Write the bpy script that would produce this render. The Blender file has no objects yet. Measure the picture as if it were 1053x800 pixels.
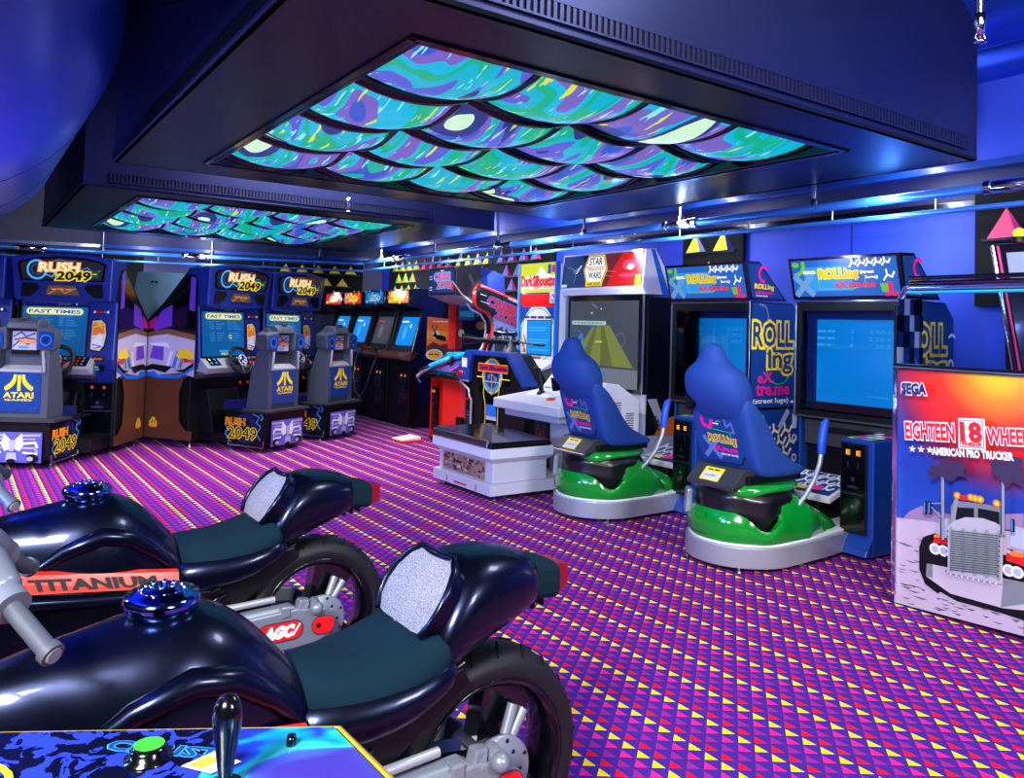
import bpy, bmesh, math, random
from mathutils import Vector, Matrix
C = bpy.context.scene.collection
PI = math.pi
R = math.radians
random.seed(7)
# ---------------------------------------------------------------- frame of the room
TH = R(55.2)
U = Vector((math.sin(TH), math.cos(TH), 0))      # from the camera towards the far right (depth of the right hand machines)
V = Vector((math.cos(TH), -math.sin(TH), 0))     # along the right hand wall, towards the near right
RZ = -R(55.2 - 0) + 0.0
RZW = math.atan2(V.y, V.x)                       # local x -> V, local y -> U
def AB(a, b, z=0): return U * a + V * b + Vector((0, 0, z))

# ---------------------------------------------------------------- materials
def lin(c):
    c /= 255.0
    return c / 12.92 if c <= .04045 else ((c + .055) / 1.055) ** 2.4
MATS = {}
def mk(name, rgb, rough=.5, metal=0., emit=0., spec=.5, coat=0., alpha=1., bump=None, trans=0., tint=None):
    m = bpy.data.materials.new(name); m.use_nodes = True
    nt = m.node_tree; b = nt.nodes['Principled BSDF']
    col = (lin(rgb[0]), lin(rgb[1]), lin(rgb[2]), 1)
    b.inputs['Base Color'].default_value = col
    b.inputs['Roughness'].default_value = rough
    b.inputs['Metallic'].default_value = metal
    b.inputs['Specular IOR Level'].default_value = spec
    if tint: b.inputs['Specular Tint'].default_value = (*tint, 1); b.inputs['Coat Tint'].default_value = (*tint, 1)
    b.inputs['Coat Weight'].default_value = coat
    b.inputs['Coat Roughness'].default_value = .06
    if trans: b.inputs['Transmission Weight'].default_value = trans
    if alpha < 1: b.inputs['Alpha'].default_value = alpha
    if emit:
        b.inputs['Base Color'].default_value = (col[0] * .12, col[1] * .12, col[2] * .12, 1)
        b.inputs['Emission Color'].default_value = col
        b.inputs['Emission Strength'].default_value = emit
    if bump:
        sc, st = bump
        n = nt.nodes.new('ShaderNodeTexNoise'); n.inputs['Scale'].default_value = sc; n.inputs['Detail'].default_value = 4
        bp = nt.nodes.new('ShaderNodeBump'); bp.inputs['Strength'].default_value = st; bp.inputs['Distance'].default_value = .004
        tc = nt.nodes.new('ShaderNodeTexCoord')
        nt.links.new(tc.outputs['Object'], n.inputs['Vector'])
        nt.links.new(n.outputs['Fac'], bp.inputs['Height']); nt.links.new(bp.outputs['Normal'], b.inputs['Normal'])
    MATS[name] = m
    return m
mk('black', (10, 10, 13), .42, spec=.3)
mk('black_matte', (9, 9, 11), .8, spec=.2)
mk('black_gloss', (4, 5, 10), .18, coat=.4)
mk('tank', (3, 5, 16), .27, spec=.42, coat=.22, tint=(.45, .55, 1.))
mk('rubber', (13, 15, 19), .5, spec=.4, bump=(260, .3))
mk('seat_cloth', (2, 32, 46), .8, spec=.15, bump=(900, .5))
mk('grey', (120, 122, 130), .5)
mk('shell', (66, 72, 84), .5, bump=(300, .3))
mk('shell_light', (150, 150, 156), .45)
mk('dark_grey', (48, 50, 56), .5)
mk('silver', (170, 175, 186), .35, metal=.5)
mk('cast', (128, 136, 150), .34, metal=.35, bump=(30, .12))
mk('chrome', (215, 225, 240), .08, metal=1.)
mk('steel', (150, 155, 165), .28, metal=1.)
mk('white', (232, 232, 240), .4)
mk('offwhite', (205, 204, 214), .45)
mk('lavender', (172, 172, 196), .45)
mk('blue_housing', (20, 42, 122), .38, bump=(200, .15))
mk('blue_case', (18, 58, 140), .3, coat=.3)
mk('blue_foam', (14, 60, 142), .75, bump=(500, .35))
mk('blue_foam_dark', (14, 30, 90), .75)
mk('blue_art', (16, 60, 130), .35)
mk('blue_deep', (12, 26, 90), .4)
mk('blue_bright', (30, 110, 210), .4)
mk('green_fibre', (6, 136, 38), .14, coat=.8)
mk('green', (60, 190, 50), .4)
mk('red', (225, 22, 22), .35)
mk('red_paint', (226, 36, 20), .35, coat=.2)
mk('red_lens', (225, 20, 24), .2, emit=.25, coat=.5)
mk('orange', (250, 120, 20), .45)
mk('yellow', (250, 215, 30), .45)
mk('cream', (240, 225, 180), .45)
mk('pink', (236, 20, 140), .45)
mk('magenta', (190, 30, 110), .45)
mk('purple', (96, 30, 150), .4)
mk('violet', (92, 88, 190), .4)
mk('brown', (112, 66, 46), .35, metal=.35)
mk('cyan', (20, 150, 210), .4)
mk('skyblue', (60, 150, 230), .4)
mk('olive', (120, 190, 30), .4)
mk('boot', (12, 13, 17), .33, coat=.3)
mk('glass_dark', (10, 14, 26), .05, coat=1.)
def glassm():
    m = bpy.data.materials.new('clear_glass'); m.use_nodes = True; nt = m.node_tree
    nt.nodes.clear()
    o = nt.nodes.new('ShaderNodeOutputMaterial'); mx = nt.nodes.new('ShaderNodeMixShader')
    t = nt.nodes.new('ShaderNodeBsdfTransparent'); g = nt.nodes.new('ShaderNodeBsdfGlossy'); f = nt.nodes.new('ShaderNodeFresnel')
    t.inputs[0].default_value = (.80, .88, .93, 1); g.inputs['Roughness'].default_value = .02
    f.inputs[0].default_value = 1.5
    nt.links.new(f.outputs[0], mx.inputs[0]); nt.links.new(t.outputs[0], mx.inputs[1]); nt.links.new(g.outputs[0], mx.inputs[2]); nt.links.new(mx.outputs[0], o.inputs[0])
    MATS['glass'] = m
glassm()
def em(name, rgb, s=1.): mk(name, rgb, .4, emit=s)
em('e_white', (250, 250, 255), 1.0); em('e_blue', (6, 92, 170), 1.0); em('e_bluelt', (60, 170, 240), 1.); em('e_screen', (0, 128, 214), 1.15)
em('e_screendk', (4, 70, 140), .9); em('e_yellow', (250, 220, 30), .9); em('e_orange', (250, 130, 20), .9); em('e_red', (225, 30, 25), .8)
em('e_green', (30, 190, 70), .7); em('e_cyan', (0, 190, 220), .8); em('e_pink', (240, 70, 120), .8); em('e_cream', (250, 240, 190), .9)
em('e_navy', (10, 36, 110), .7); em('e_dark', (12, 10, 12), .3); em('e_amber', (255, 150, 0), 1.6); em('e_led', (255, 30, 20), 1.5)
em('e_olive', (120, 200, 20), .7); em('e_lime', (210, 225, 40), .85); em('e_grass', (128, 138, 60), .75); em('e_greylt', (150, 158, 172), .4)
em('e_grey', (84, 92, 104), .5); em('e_pale', (170, 205, 215), .8); em('e_purple', (110, 40, 160), .7)
em('e_lamp', (205, 225, 255), 40.); em('e_beacon', (255, 110, 10), 14.); em('e_skyb', (60, 140, 220), .7)

# ---------------------------------------------------------------- object helpers
def tag(o, label=None, cat=None, group=None, kind=None):
    if label: o['label'] = label
    if cat: o['category'] = cat
    if group: o['group'] = group
    if kind: o['kind'] = kind
    return o
def empty(name, loc, rz=0., label=None, cat=None, group=None):
    o = bpy.data.objects.new(name, None); C.objects.link(o)
    o.location = loc; o.rotation_euler = (0, 0, rz); o.empty_display_size = .2
    return tag(o, label, cat, group)
def copy_tree(o, parent=None):
    c = o.copy(); C.objects.link(c)
    if parent is not None: c.parent = parent
    for ch in list(o.children): copy_tree(ch, c)
    return c

TXT = {}
def glyphs(s, bold=0.):
    k = (s, bold)
    if k not in TXT:
        cu = bpy.data.curves.new('lettering', 'FONT'); cu.body = s; cu.size = 1; cu.offset = bold; cu.resolution_u = 2
        o = bpy.data.objects.new('lettering', cu)
        me = bpy.data.meshes.new_from_object(o)
        vs = [(v.co.x, v.co.y) for v in me.vertices]; fs = [tuple(p.vertices) for p in me.polygons]
        bpy.data.objects.remove(o); bpy.data.meshes.remove(me); bpy.data.curves.remove(cu)
        x0 = min(v[0] for v in vs); x1 = max(v[0] for v in vs); y0 = min(v[1] for v in vs); y1 = max(v[1] for v in vs)
        TXT[k] = ([(v[0], v[1]) for v in vs], fs, (x0, x1, y0, y1))
    return TXT[k]

class MB:
    """collects shapes; build() links them as one mesh object"""
    def __init__(s): s.v = []; s.f = []; s.m = []; s.mats = []; s.sm = []
    def mi(s, mat):
        if mat not in s.mats: s.mats.append(mat)
        return s.mats.index(mat)
    def add(s, vs, fs, mat, smooth=False):
        n = len(s.v); s.v += [tuple(v) for v in vs]; k = s.mi(mat)
        for f in fs: s.f.append(tuple(i + n for i in f)); s.m.append(k); s.sm.append(smooth)
        return s
    def box(s, x0, x1, y0, y1, z0, z1, mat):
        vs = [(x, y, z) for z in (z0, z1) for y in (y0, y1) for x in (x0, x1)]
        return s.add(vs, [(0, 2, 3, 1), (4, 5, 7, 6), (0, 1, 5, 4), (2, 6, 7, 3), (0, 4, 6, 2), (1, 3, 7, 5)], mat)
    def hexa(s, p, mat):   # 8 points: bottom ring of 4 then top ring of 4
        return s.add(p, [(3, 2, 1, 0), (4, 5, 6, 7), (0, 1, 5, 4), (1, 2, 6, 5), (2, 3, 7, 6), (3, 0, 4, 7)], mat)
    def prism(s, prof, axis, t0, t1, mat, smooth=False):
        """prof: 2D outline; axis x: (y,z) outline, axis y: (x,z), axis z: (x,y)"""
        n = len(prof)
        def P(q, t): return {'x': (t, q[0], q[1]), 'y': (q[0], t, q[1]), 'z': (q[0], q[1], t)}[axis]
        vs = [P(q, t0) for q in prof] + [P(q, t1) for q in prof]
        fs = [tuple(range(n))[::-1], tuple(range(n, 2 * n))] + [(i, (i + 1) % n, n + (i + 1) % n, n + i) for i in range(n)]
        return s.add(vs, fs, mat, smooth)
    def poly(s, pts, mat): return s.add(pts, [tuple(range(len(pts)))], mat)
    def tube(s, pts, r, mat, n=10, caps=True):
        pts = [Vector(p) for p in pts]; rings = []
        rr = r if isinstance(r, (list, tuple)) else [r] * len(pts)
        prev = None
        for i, p in enumerate(pts):
            d = (pts[min(i + 1, len(pts) - 1)] - pts[max(i - 1, 0)]).normalized()
            if prev is None:
                a = Vector((0, 0, 1)) if abs(d.z) < .9 else Vector((1, 0, 0)); e = d.cross(a).normalized()
            else:
                e = (prev - d * prev.dot(d)).normalized()
            prev = e; g = d.cross(e)
            rings.append([p + (e * math.cos(2 * PI * k / n) + g * math.sin(2 * PI * k / n)) * rr[i] for k in range(n)])
        return s.loft(rings, mat, caps=caps)
    def loft(s, rings, mat, caps=True, smooth=True):
        n = len(rings[0]); vs = [p for r in rings for p in r]; fs = []
        for i in range(len(rings) - 1):
            for k in range(n):
                a = i * n + k; b = i * n + (k + 1) % n
                fs.append((a, b, b + n, a + n))
        s.add(vs, fs, mat, smooth)
        if caps:
            s.add(rings[0], [tuple(range(n))[::-1]], mat, smooth); s.add(rings[-1], [tuple(range(n))], mat, smooth)
        return s
    def lathe(s, prof, mat, c=(0, 0, 0), axis='z', n=24, a0=0., a1=2 * PI):
        """prof: (radius, height) pairs"""
        full = abs(a1 - a0 - 2 * PI) < 1e-6; k = n if full else n + 1; vs = []
        for r, h in prof:
            for i in range(k):
                t = a0 + (a1 - a0) * i / n; x, y = r * math.cos(t), r * math.sin(t)
                q = {'z': (x, y, h), 'y': (x, h, y), 'x': (h, x, y)}[axis]
                vs.append((c[0] + q[0], c[1] + q[1], c[2] + q[2]))
        fs = []
        for j in range(len(prof) - 1):
            for i in range(n):
                i2 = (i + 1) % k if full else i + 1
                fs.append((j * k + i, j * k + i2, (j + 1) * k + i2, (j + 1) * k + i))
        return s.add(vs, fs, mat, True)
    def ball(s, c, r, mat, n=12, sq=(1, 1, 1)):
        m = n // 2
        prof = [(math.sin(PI * i / m) * r, -math.cos(PI * i / m) * r) for i in range(m + 1)]
        vs = []
        for q, h in prof:
            for i in range(n):
                t = 2 * PI * i / n; vs.append((c[0] + q * math.cos(t) * sq[0], c[1] + q * math.sin(t) * sq[1], c[2] + h * sq[2]))
        fs = [(j * n + i, j * n + (i + 1) % n, (j + 1) * n + (i + 1) % n, (j + 1) * n + i) for j in range(m) for i in range(n)]
        return s.add(vs, fs, mat, True)
    def build(s, name, parent=None, bevel=0., sub=0, smooth_angle=True, seg=2, weld=True):
        me = bpy.data.meshes.new(name); me.from_pydata(s.v, [], s.f)
        for m in s.mats: me.materials.append(MATS[m])
        me.polygons.foreach_set('material_index', s.m); me.polygons.foreach_set('use_smooth', s.sm)
        me.update()
        if weld and (bevel or sub):
            bm = bmesh.new(); bm.from_mesh(me); bmesh.ops.remove_doubles(bm, verts=bm.verts, dist=1e-5); bmesh.ops.recalc_face_normals(bm, faces=bm.faces); bm.to_mesh(me); bm.free()
        o = bpy.data.objects.new(name, me); C.objects.link(o)
        if parent is not None: o.parent = parent
        if bevel:
            md = o.modifiers.new('bevel', 'BEVEL'); md.width = bevel; md.segments = seg; md.limit_method = 'ANGLE'; md.angle_limit = R(35)
        if sub:
            md = o.modifiers.new('sub', 'SUBSURF'); md.levels = sub; md.render_levels = sub
        return o

ILLEGIBLE = {'SAN FRANCISCO', 'SERIOUSLY', 'NO FOOD OR', 'DRINKS', 'MISSION SELECT COMPLETE', 'INSERT COINS', 'DESTROYED', 'AIMING IN RELATION', '1. RACER', '2. RACER', '3. RACER', 'FIRST', 'PLACE', 'CAUTION', 'HUNTING', 'HUNTING IN THE WILD', 'NET', 'FREE', 'TRACK  TIMES', 'RANKING', 'WILD', 'WOLF', 'COBRA', 'BEAST'}
class Art:
    """flat printed artwork on a plane; coordinates (x right, y up) in metres, every layer a hair above the last"""
    def __init__(s, mb, O, X, Y, step=.0007):
        s.mb = mb; s.O = Vector(O); s.X = Vector(X).normalized(); s.Y = Vector(Y).normalized(); s.N = s.X.cross(s.Y).normalized(); s.l = 0; s.step = step
    def P(s, x, y, l=None): return s.O + s.X * x + s.Y * y + s.N * ((s.l if l is None else l) * s.step + .0006)
    def up(s): s.l += 1; return s
    def poly(s, pts, mat): s.l += 1; s.mb.poly([s.P(*p) for p in pts], mat); return s
    def rect(s, x0, x1, y0, y1, mat): return s.poly([(x0, y0), (x1, y0), (x1, y1), (x0, y1)], mat)
    def ell(s, cx, cy, rx, ry, mat, n=20, rot=0.):
        c, q = math.cos(rot), math.sin(rot)
        return s.poly([(cx + rx * math.cos(t) * c - ry * math.sin(t) * q, cy + rx * math.cos(t) * q + ry * math.sin(t) * c) for t in [2 * PI * i / n for i in range(n)]], mat)
    def ring(s, cx, cy, r, w, mat, n=20, a0=0., a1=2 * PI, sy=1.):
        s.l += 1
        for i in range(n):
            t0 = a0 + (a1 - a0) * i / n; t1 = a0 + (a1 - a0) * (i + 1) / n
            s.mb.poly([s.P(cx + (r - w) * math.cos(t0), cy + (r - w) * math.sin(t0) * sy), s.P(cx + r * math.cos(t0), cy + r * math.sin(t0) * sy), s.P(cx + r * math.cos(t1), cy + r * math.sin(t1) * sy), s.P(cx + (r - w) * math.cos(t1), cy + (r - w) * math.sin(t1) * sy)], mat)
        return s
    def line(s, pts, w, mat):
        s.l += 1
        for (x0, y0), (x1, y1) in zip(pts, pts[1:]):
            d = Vector((x1 - x0, y1 - y0)); L = d.length or 1e-6; d /= L; n = Vector((-d.y, d.x)) * w / 2; e = d * w * .3
            s.mb.poly([s.P(x0 - e.x - n.x, y0 - e.y - n.y), s.P(x1 + e.x - n.x, y1 + e.y - n.y), s.P(x1 + e.x + n.x, y1 + e.y + n.y), s.P(x0 - e.x + n.x, y0 - e.y + n.y)], mat)
        return s
    def text(s, t, x, y, w, h, mat, bold=.0, outline=None, ow=.05, shear=0., rot=0.):
        """fits the word into the box with lower left corner x, y"""
        if t in ILLEGIBLE:      # lettering too small to read in the photo: bars of the words' lengths
            n = max(1, round(w / max(h, 1e-6) / 3)); c, q = math.cos(rot), math.sin(rot); g = .18 / n
            for k in range(n):
                x0, x1 = w * (k / n), w * ((k + 1) / n - g)
                s.poly([(x + a * c - b * q, y + a * q + b * c) for a, b in ((x0, h * .15), (x1, h * .15), (x1, h * .8), (x0, h * .8))], mat)
            return s
        vs, fs, bb = glyphs(t, 0.)
        W = max(bb[1] - bb[0], 1e-6); H = max(bb[3] - bb[2], 1e-6); c, q = math.cos(rot), math.sin(rot)
        def put(gb, m):
            s.l += 1; vv, ff, _ = glyphs(t, gb); out = []
            for a, b in vv:
                px = (a - bb[0]) / W * w; py = (b - bb[2]) / H * h; px += shear * py
                out.append(s.P(x + px * c - py * q, y + px * q + py * c))
            s.mb.add(out, ff, m)
        if outline: put(bold + ow, outline)
        put(bold, mat)
        return s
def rr(x0, x1, y0, y1, r, n=4):
    pts = []
    for cx, cy, a in ((x1 - r, y0 + r, -PI / 2), (x1 - r, y1 - r, 0), (x0 + r, y1 - r, PI / 2), (x0 + r, y0 + r, PI)):
        for i in range(n + 1): t = a + PI / 2 * i / n; pts.append((cx + r * math.cos(t), cy + r * math.sin(t)))
    return pts
def seq(cx, cz, hw, hh, y, n=16, e=.8, axis='y'):
    """superellipse ring"""
    pts = []
    for k in range(n):
        t = 2 * PI * k / n; c, q = math.cos(t), math.sin(t)
        a = cx + hw * math.copysign(abs(c) ** e, c); b = cz + hh * math.copysign(abs(q) ** e, q)
        pts.append((a, y, b) if axis == 'y' else (y, a, b))
    return pts
# ---------------------------------------------------------------- procedural surfaces
class NT:
    def __init__(s, name):
        s.m = bpy.data.materials.new(name); s.m.use_nodes = True; s.t = s.m.node_tree; s.b = s.t.nodes['Principled BSDF']; MATS[name] = s.m
    def n(s, ty, **kw):
        x = s.t.nodes.new(ty)
        for k, v in kw.items(): setattr(x, k, v)
        return x
    def l(s, a, b): s.t.links.new(a, b)
    def math(s, op, a, b=None, c=None):
        x = s.n('ShaderNodeMath', operation=op)
        for i, q in enumerate((a, b, c)):
            if q is None: continue
            if isinstance(q, (int, float)): x.inputs[i].default_value = q
            else: s.l(q, x.inputs[i])
        return x.outputs[0]
    def mix(s, f, a, b):
        x = s.n('ShaderNodeMix', data_type='RGBA')
        if isinstance(f, (int, float)): x.inputs[0].default_value = f
        else: s.l(f, x.inputs[0])
        for i, q in ((6, a), (7, b)):
            if isinstance(q, tuple): x.inputs[i].default_value = (lin(q[0]), lin(q[1]), lin(q[2]), 1)
            else: s.l(q, x.inputs[i])
        return x.outputs[2]
def carpet():
    t = NT('carpet')
    g = t.n('ShaderNodeNewGeometry'); sx = t.n('ShaderNodeSeparateXYZ'); t.l(g.outputs['Position'], sx.inputs[0])
    X, Y = sx.outputs[0], sx.outputs[1]
    j = t.math('DIVIDE', t.math('SUBTRACT', 3.79 + .0567 * .65, Y), .0567)
    i = t.math('DIVIDE', t.math('ADD', t.math('SUBTRACT', X, .58 - .0558 * .35), t.math('MULTIPLY', j, .0158)), .0558)
    fi = t.math('FLOOR', i); fj = t.math('FLOOR', j); u = t.math('FRACT', i); v = t.math('FRACT', j)
    k = t.math('MODULO', t.math('ADD', t.math('SUBTRACT', fj, fi), 4000.), 4.)
    hyp = t.math('LESS_THAN', u, t.math('MULTIPLY', t.math('SUBTRACT', v, .16), .98))
    inside = t.math('MULTIPLY', hyp, t.math('LESS_THAN', v, .97))
    def near(a): return t.math('COMPARE', k, float(a), .4)
    c = t.mix(near(1), (156, 38, 132), (226, 40, 132))
    c = t.mix(near(3), c, (222, 24, 48))
    c = t.mix(near(0), c, (255, 214, 18))
    nz = t.n('ShaderNodeTexNoise'); nz.inputs['Scale'].default_value = 420; t.l(g.outputs['Position'], nz.inputs['Vector'])
    base = t.mix(t.math('MULTIPLY', nz.outputs['Fac'], .6), (78, 40, 148), (48, 26, 110))
    t.l(t.mix(inside, base, c), t.b.inputs['Base Color'])
    t.b.inputs['Roughness'].default_value = .95; t.b.inputs['Specular IOR Level'].default_value = .1
    t.b.inputs['Sheen Weight'].default_value = 0.
    bp = t.n('ShaderNodeBump'); bp.inputs['Strength'].default_value = .35; bp.inputs['Distance'].default_value = .003
    t.l(nz.outputs['Fac'], bp.inputs['Height']); t.l(bp.outputs[0], t.b.inputs['Normal'])
carpet()
def plain(name, c1, c2, sc, rough, metal=0., stretch=(1, 1, 1), bump=0., coat=0.):
    t = NT(name); tc = t.n('ShaderNodeTexCoord'); mp = t.n('ShaderNodeMapping'); mp.inputs['Scale'].default_value = stretch
    nz = t.n('ShaderNodeTexNoise'); nz.inputs['Scale'].default_value = sc; nz.inputs['Detail'].default_value = 5
    t.l(tc.outputs['Object'], mp.inputs[0]); t.l(mp.outputs[0], nz.inputs['Vector'])
    t.l(t.mix(nz.outputs['Fac'], c1, c2), t.b.inputs['Base Color'])
    t.b.inputs['Roughness'].default_value = rough; t.b.inputs['Metallic'].default_value = metal; t.b.inputs['Coat Weight'].default_value = coat
    if bump:
        bp = t.n('ShaderNodeBump'); bp.inputs['Strength'].default_value = bump; bp.inputs['Distance'].default_value = .01
        t.l(nz.outputs['Fac'], bp.inputs['Height']); t.l(bp.outputs[0], t.b.inputs['Normal'])
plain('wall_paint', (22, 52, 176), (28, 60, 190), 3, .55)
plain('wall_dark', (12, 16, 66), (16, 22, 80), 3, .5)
plain('ceiling_paint', (9, 12, 34), (12, 16, 44), 2, .55)
plain('panel_metal', (26, 32, 72), (36, 44, 92), 6, .4, .6, (1, 14, 14))
plain('soffit_metal', (26, 32, 46), (38, 46, 62), 5, .3, .85, (12, 1, 1))
plain('duct_metal', (30, 66, 190), (44, 84, 214), 1.2, .3, .7, (.6, 6, 6), .12)
def tiles():
    t = NT('light_tile'); tc = t.n('ShaderNodeTexCoord')
    mp = t.n('ShaderNodeMapping'); mp.inputs['Rotation'].default_value = (0, 0, R(38)); mp.inputs['Scale'].default_value = (.55, 1.7, 1)
    t.l(tc.outputs['Object'], mp.inputs[0])
    nz = t.n('ShaderNodeTexNoise'); nz.inputs['Scale'].default_value = 1.35; nz.inputs['Detail'].default_value = 2.; nz.inputs['Distortion'].default_value = .35; nz.inputs['Roughness'].default_value = .45
    t.l(mp.outputs[0], nz.inputs['Vector'])
    cr = t.n('ShaderNodeValToRGB'); cr.color_ramp.interpolation = 'CONSTANT'; e = cr.color_ramp.elements
    stops = [(0, (24, 40, 130)), (.36, (84, 88, 196)), (.42, (0, 168, 196)), (.465, (0, 166, 124)), (.505, (0, 172, 214)), (.54, (112, 92, 182)), (.60, (44, 84, 190)), (.66, (0, 166, 146))]
    e[0].position = 0; e[0].color = (*[lin(x) for x in stops[0][1]], 1)
    e[1].position = stops[1][0]; e[1].color = (*[lin(x) for x in stops[1][1]], 1)
    for p, c in stops[2:]:
        q = e.new(p); q.color = (*[lin(x) for x in c], 1)
    t.l(nz.outputs['Fac'], cr.inputs[0]); col = cr.outputs[0]
    # brush strokes
    m2 = t.n('ShaderNodeMapping'); m2.inputs['Rotation'].default_value = (0, 0, R(42)); m2.inputs['Scale'].default_value = (1.8, 15, 1); t.l(tc.outputs['Object'], m2.inputs[0])
    n2 = t.n('ShaderNodeTexNoise'); n2.inputs['Scale'].default_value = 1.5; n2.inputs['Detail'].default_value = 3; t.l(m2.outputs[0], n2.inputs['Vector'])
    col = t.mix(t.math('GREATER_THAN', n2.outputs['Fac'], .64), col, (130, 220, 235))
    col = t.mix(t.math('LESS_THAN', n2.outputs['Fac'], .345), col, (200, 215, 60))
    # pale eyes with dark rims
    m3 = t.n('ShaderNodeMapping'); m3.inputs['Rotation'].default_value = (0, 0, R(40)); m3.inputs['Scale'].default_value = (.8, 1.7, 0); m3.inputs['Location'].default_value = (.3, .45, 0); t.l(tc.outputs['Object'], m3.inputs[0])
    vo = t.n('ShaderNodeTexVoronoi'); vo.inputs['Scale'].default_value = 1.1; t.l(m3.outputs[0], vo.inputs['Vector'])
    d = t.math('ADD', vo.outputs['Distance'], t.math('MULTIPLY', t.math('SUBTRACT', nz.outputs['Fac'], .5), .35))
    col = t.mix(t.math('LESS_THAN', d, .34), col, (36, 52, 120))
    col = t.mix(t.math('LESS_THAN', d, .27), col, (196, 232, 200))
    col = t.mix(t.math('LESS_THAN', d, .075), col, (80, 96, 170))
    t.l(col, t.b.inputs['Emission Color']); t.b.inputs['Emission Strength'].default_value = 1.15
    t.b.inputs['Base Color'].default_value = (.02, .02, .03, 1); t.b.inputs['Roughness'].default_value = .25; t.b.inputs['Specular IOR Level'].default_value = .3
tiles()

# ---------------------------------------------------------------- the room
def struct(name, mb, parent=None, **kw):
    o = mb.build(name, parent, **kw)
    if parent is None: o['kind'] = 'structure'
    return o
m = MB(); m.poly([(-12, -4, 0), (9, -4, 0), (9, 17, 0), (-12, 17, 0)], 'carpet'); struct('floor', m)
ZC = 3.75
m = MB(); m.box(-12, 9, -4, 17, ZC, ZC + .1, 'ceiling_paint'); struct('ceiling', m)
# right hand wall: plane a = WA, from b = 3 to b = -13.4
WA = 6.25; BC = -13.15
m = MB()
def wallseg(m, P0, P1, n, z0, z1, mat, th=.12):
    """wall slab from P0 to P1 in plan; n points out of the room"""
    a = Vector(P0); b = Vector(P1); n = Vector(n).normalized() * th
    m.hexa([(a.x, a.y, z0), (b.x, b.y, z0), (b.x + n.x, b.y + n.y, z0), (a.x + n.x, a.y + n.y, z0), (a.x, a.y, z1), (b.x, b.y, z1), (b.x + n.x, b.y + n.y, z1), (a.x + n.x, a.y + n.y, z1)], mat)
Q0 = AB(WA, 4.2); Q1 = AB(WA, BC)
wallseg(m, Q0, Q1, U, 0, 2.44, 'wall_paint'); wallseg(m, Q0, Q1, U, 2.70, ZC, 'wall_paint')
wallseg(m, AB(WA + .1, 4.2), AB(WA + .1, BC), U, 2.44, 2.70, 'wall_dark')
# faint joints between the wall panels
for bb in (-2.1, -3.9, -6.2, -7.9): m.hexa([AB(WA - .004, bb, .1), AB(WA - .004, bb + .012, .1), AB(WA + .01, bb + .012, .1), AB(WA + .01, bb, .1), AB(WA - .004, bb, 2.4), AB(WA - .004, bb + .012, 2.4), AB(WA + .01, bb + .012, 2.4), AB(WA + .01, bb, 2.4)], 'wall_dark')
struct('wall_right', m)
BK0 = Vector((-11.5, 11.55, 0)); BK1 = Q1
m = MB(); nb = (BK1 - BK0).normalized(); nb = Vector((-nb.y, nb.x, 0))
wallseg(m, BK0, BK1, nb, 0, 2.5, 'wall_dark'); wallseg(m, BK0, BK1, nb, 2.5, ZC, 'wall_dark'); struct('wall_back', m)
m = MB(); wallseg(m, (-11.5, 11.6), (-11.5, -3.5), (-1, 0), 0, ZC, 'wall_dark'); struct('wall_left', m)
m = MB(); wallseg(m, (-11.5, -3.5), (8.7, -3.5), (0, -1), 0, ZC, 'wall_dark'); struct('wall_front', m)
# trims: black rail below the recess, skirting
def bar(name, P0, P1, z0, z1, d, mat, n):
    m = MB(); n = Vector(n).normalized(); a = Vector(P0) - n * d; b = Vector(P1) - n * d
    wallseg(m, a, b, n, z0, z1, mat, d); return struct(name, m, bevel=.004)
bar('trim_1', Q0, Q1, 2.40, 2.455, .05, 'black_gloss', U)
bar('trim_2', Q0, Q1, 2.69, 2.74, .06, 'blue_case', U)
bar('baseboard_right', Q0, Q1, 0, .1, .02, 'black', U)
bar('baseboard_back', BK0, BK1, 0, .1, .02, 'black', nb)
bar('trim_3', BK0, BK1, 2.5, 2.56, .05, 'blue_case', nb)
# rounded metal bulkheads under the ceiling
def duct(name, a, z, r, b0, b1, ry=1., cap=1, n=48, stripes=None, taper=None):
    m = MB(); rings = []
    bs = [b0 + (b1 - b0) * i / 30 for i in range(31)]; sc = [1.] * 31
    if cap:
        for k in range(1, 9):
            t = PI / 2 * k / 8; bs.append(b1 + (-1 if b1 < b0 else 1) * math.sin(t) * r * .9); sc.append(max(math.cos(t), .02))
    for b, s_ in zip(bs, sc):
        if taper: s_ *= taper(b)
        rings.append([AB(a + math.cos(2 * PI * k / n) * r * s_, b, z + math.sin(2 * PI * k / n) * r * ry * s_) for k in range(n)])
    m.loft(rings, 'duct_metal')
    for b in [b0 + (b1 - b0) * f for f in (stripes or ())]:
        rg = []
        for db, q in ((-.006, .998), (-.003, 1.003), (.003, 1.003), (.006, .998)):
            rg.append([AB(a + math.cos(2 * PI * k / n) * r * q, b + db, z + math.sin(2 * PI * k / n) * r * ry * q) for k in range(n)])
        m.loft(rg, 'black', caps=False)
    return struct(name, m)
def bulb(b):
    q = min(max((-b - 3.6) / 1.3, 0), 1); q = q * q * (3 - 2 * q); return .81 + .19 * q
duct('trim_4', -.3, 3.02, .97, -1.2, -8.0, stripes=(.63, .86), taper=bulb)
duct('trim_5', 5.75, 4.1, .64, 1.5, -5.0, stripes=(.5,))
duct('trim_6', 6.3, 3.7, .36, 2.5, -9.0, cap=0, stripes=(.3, .6))

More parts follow.
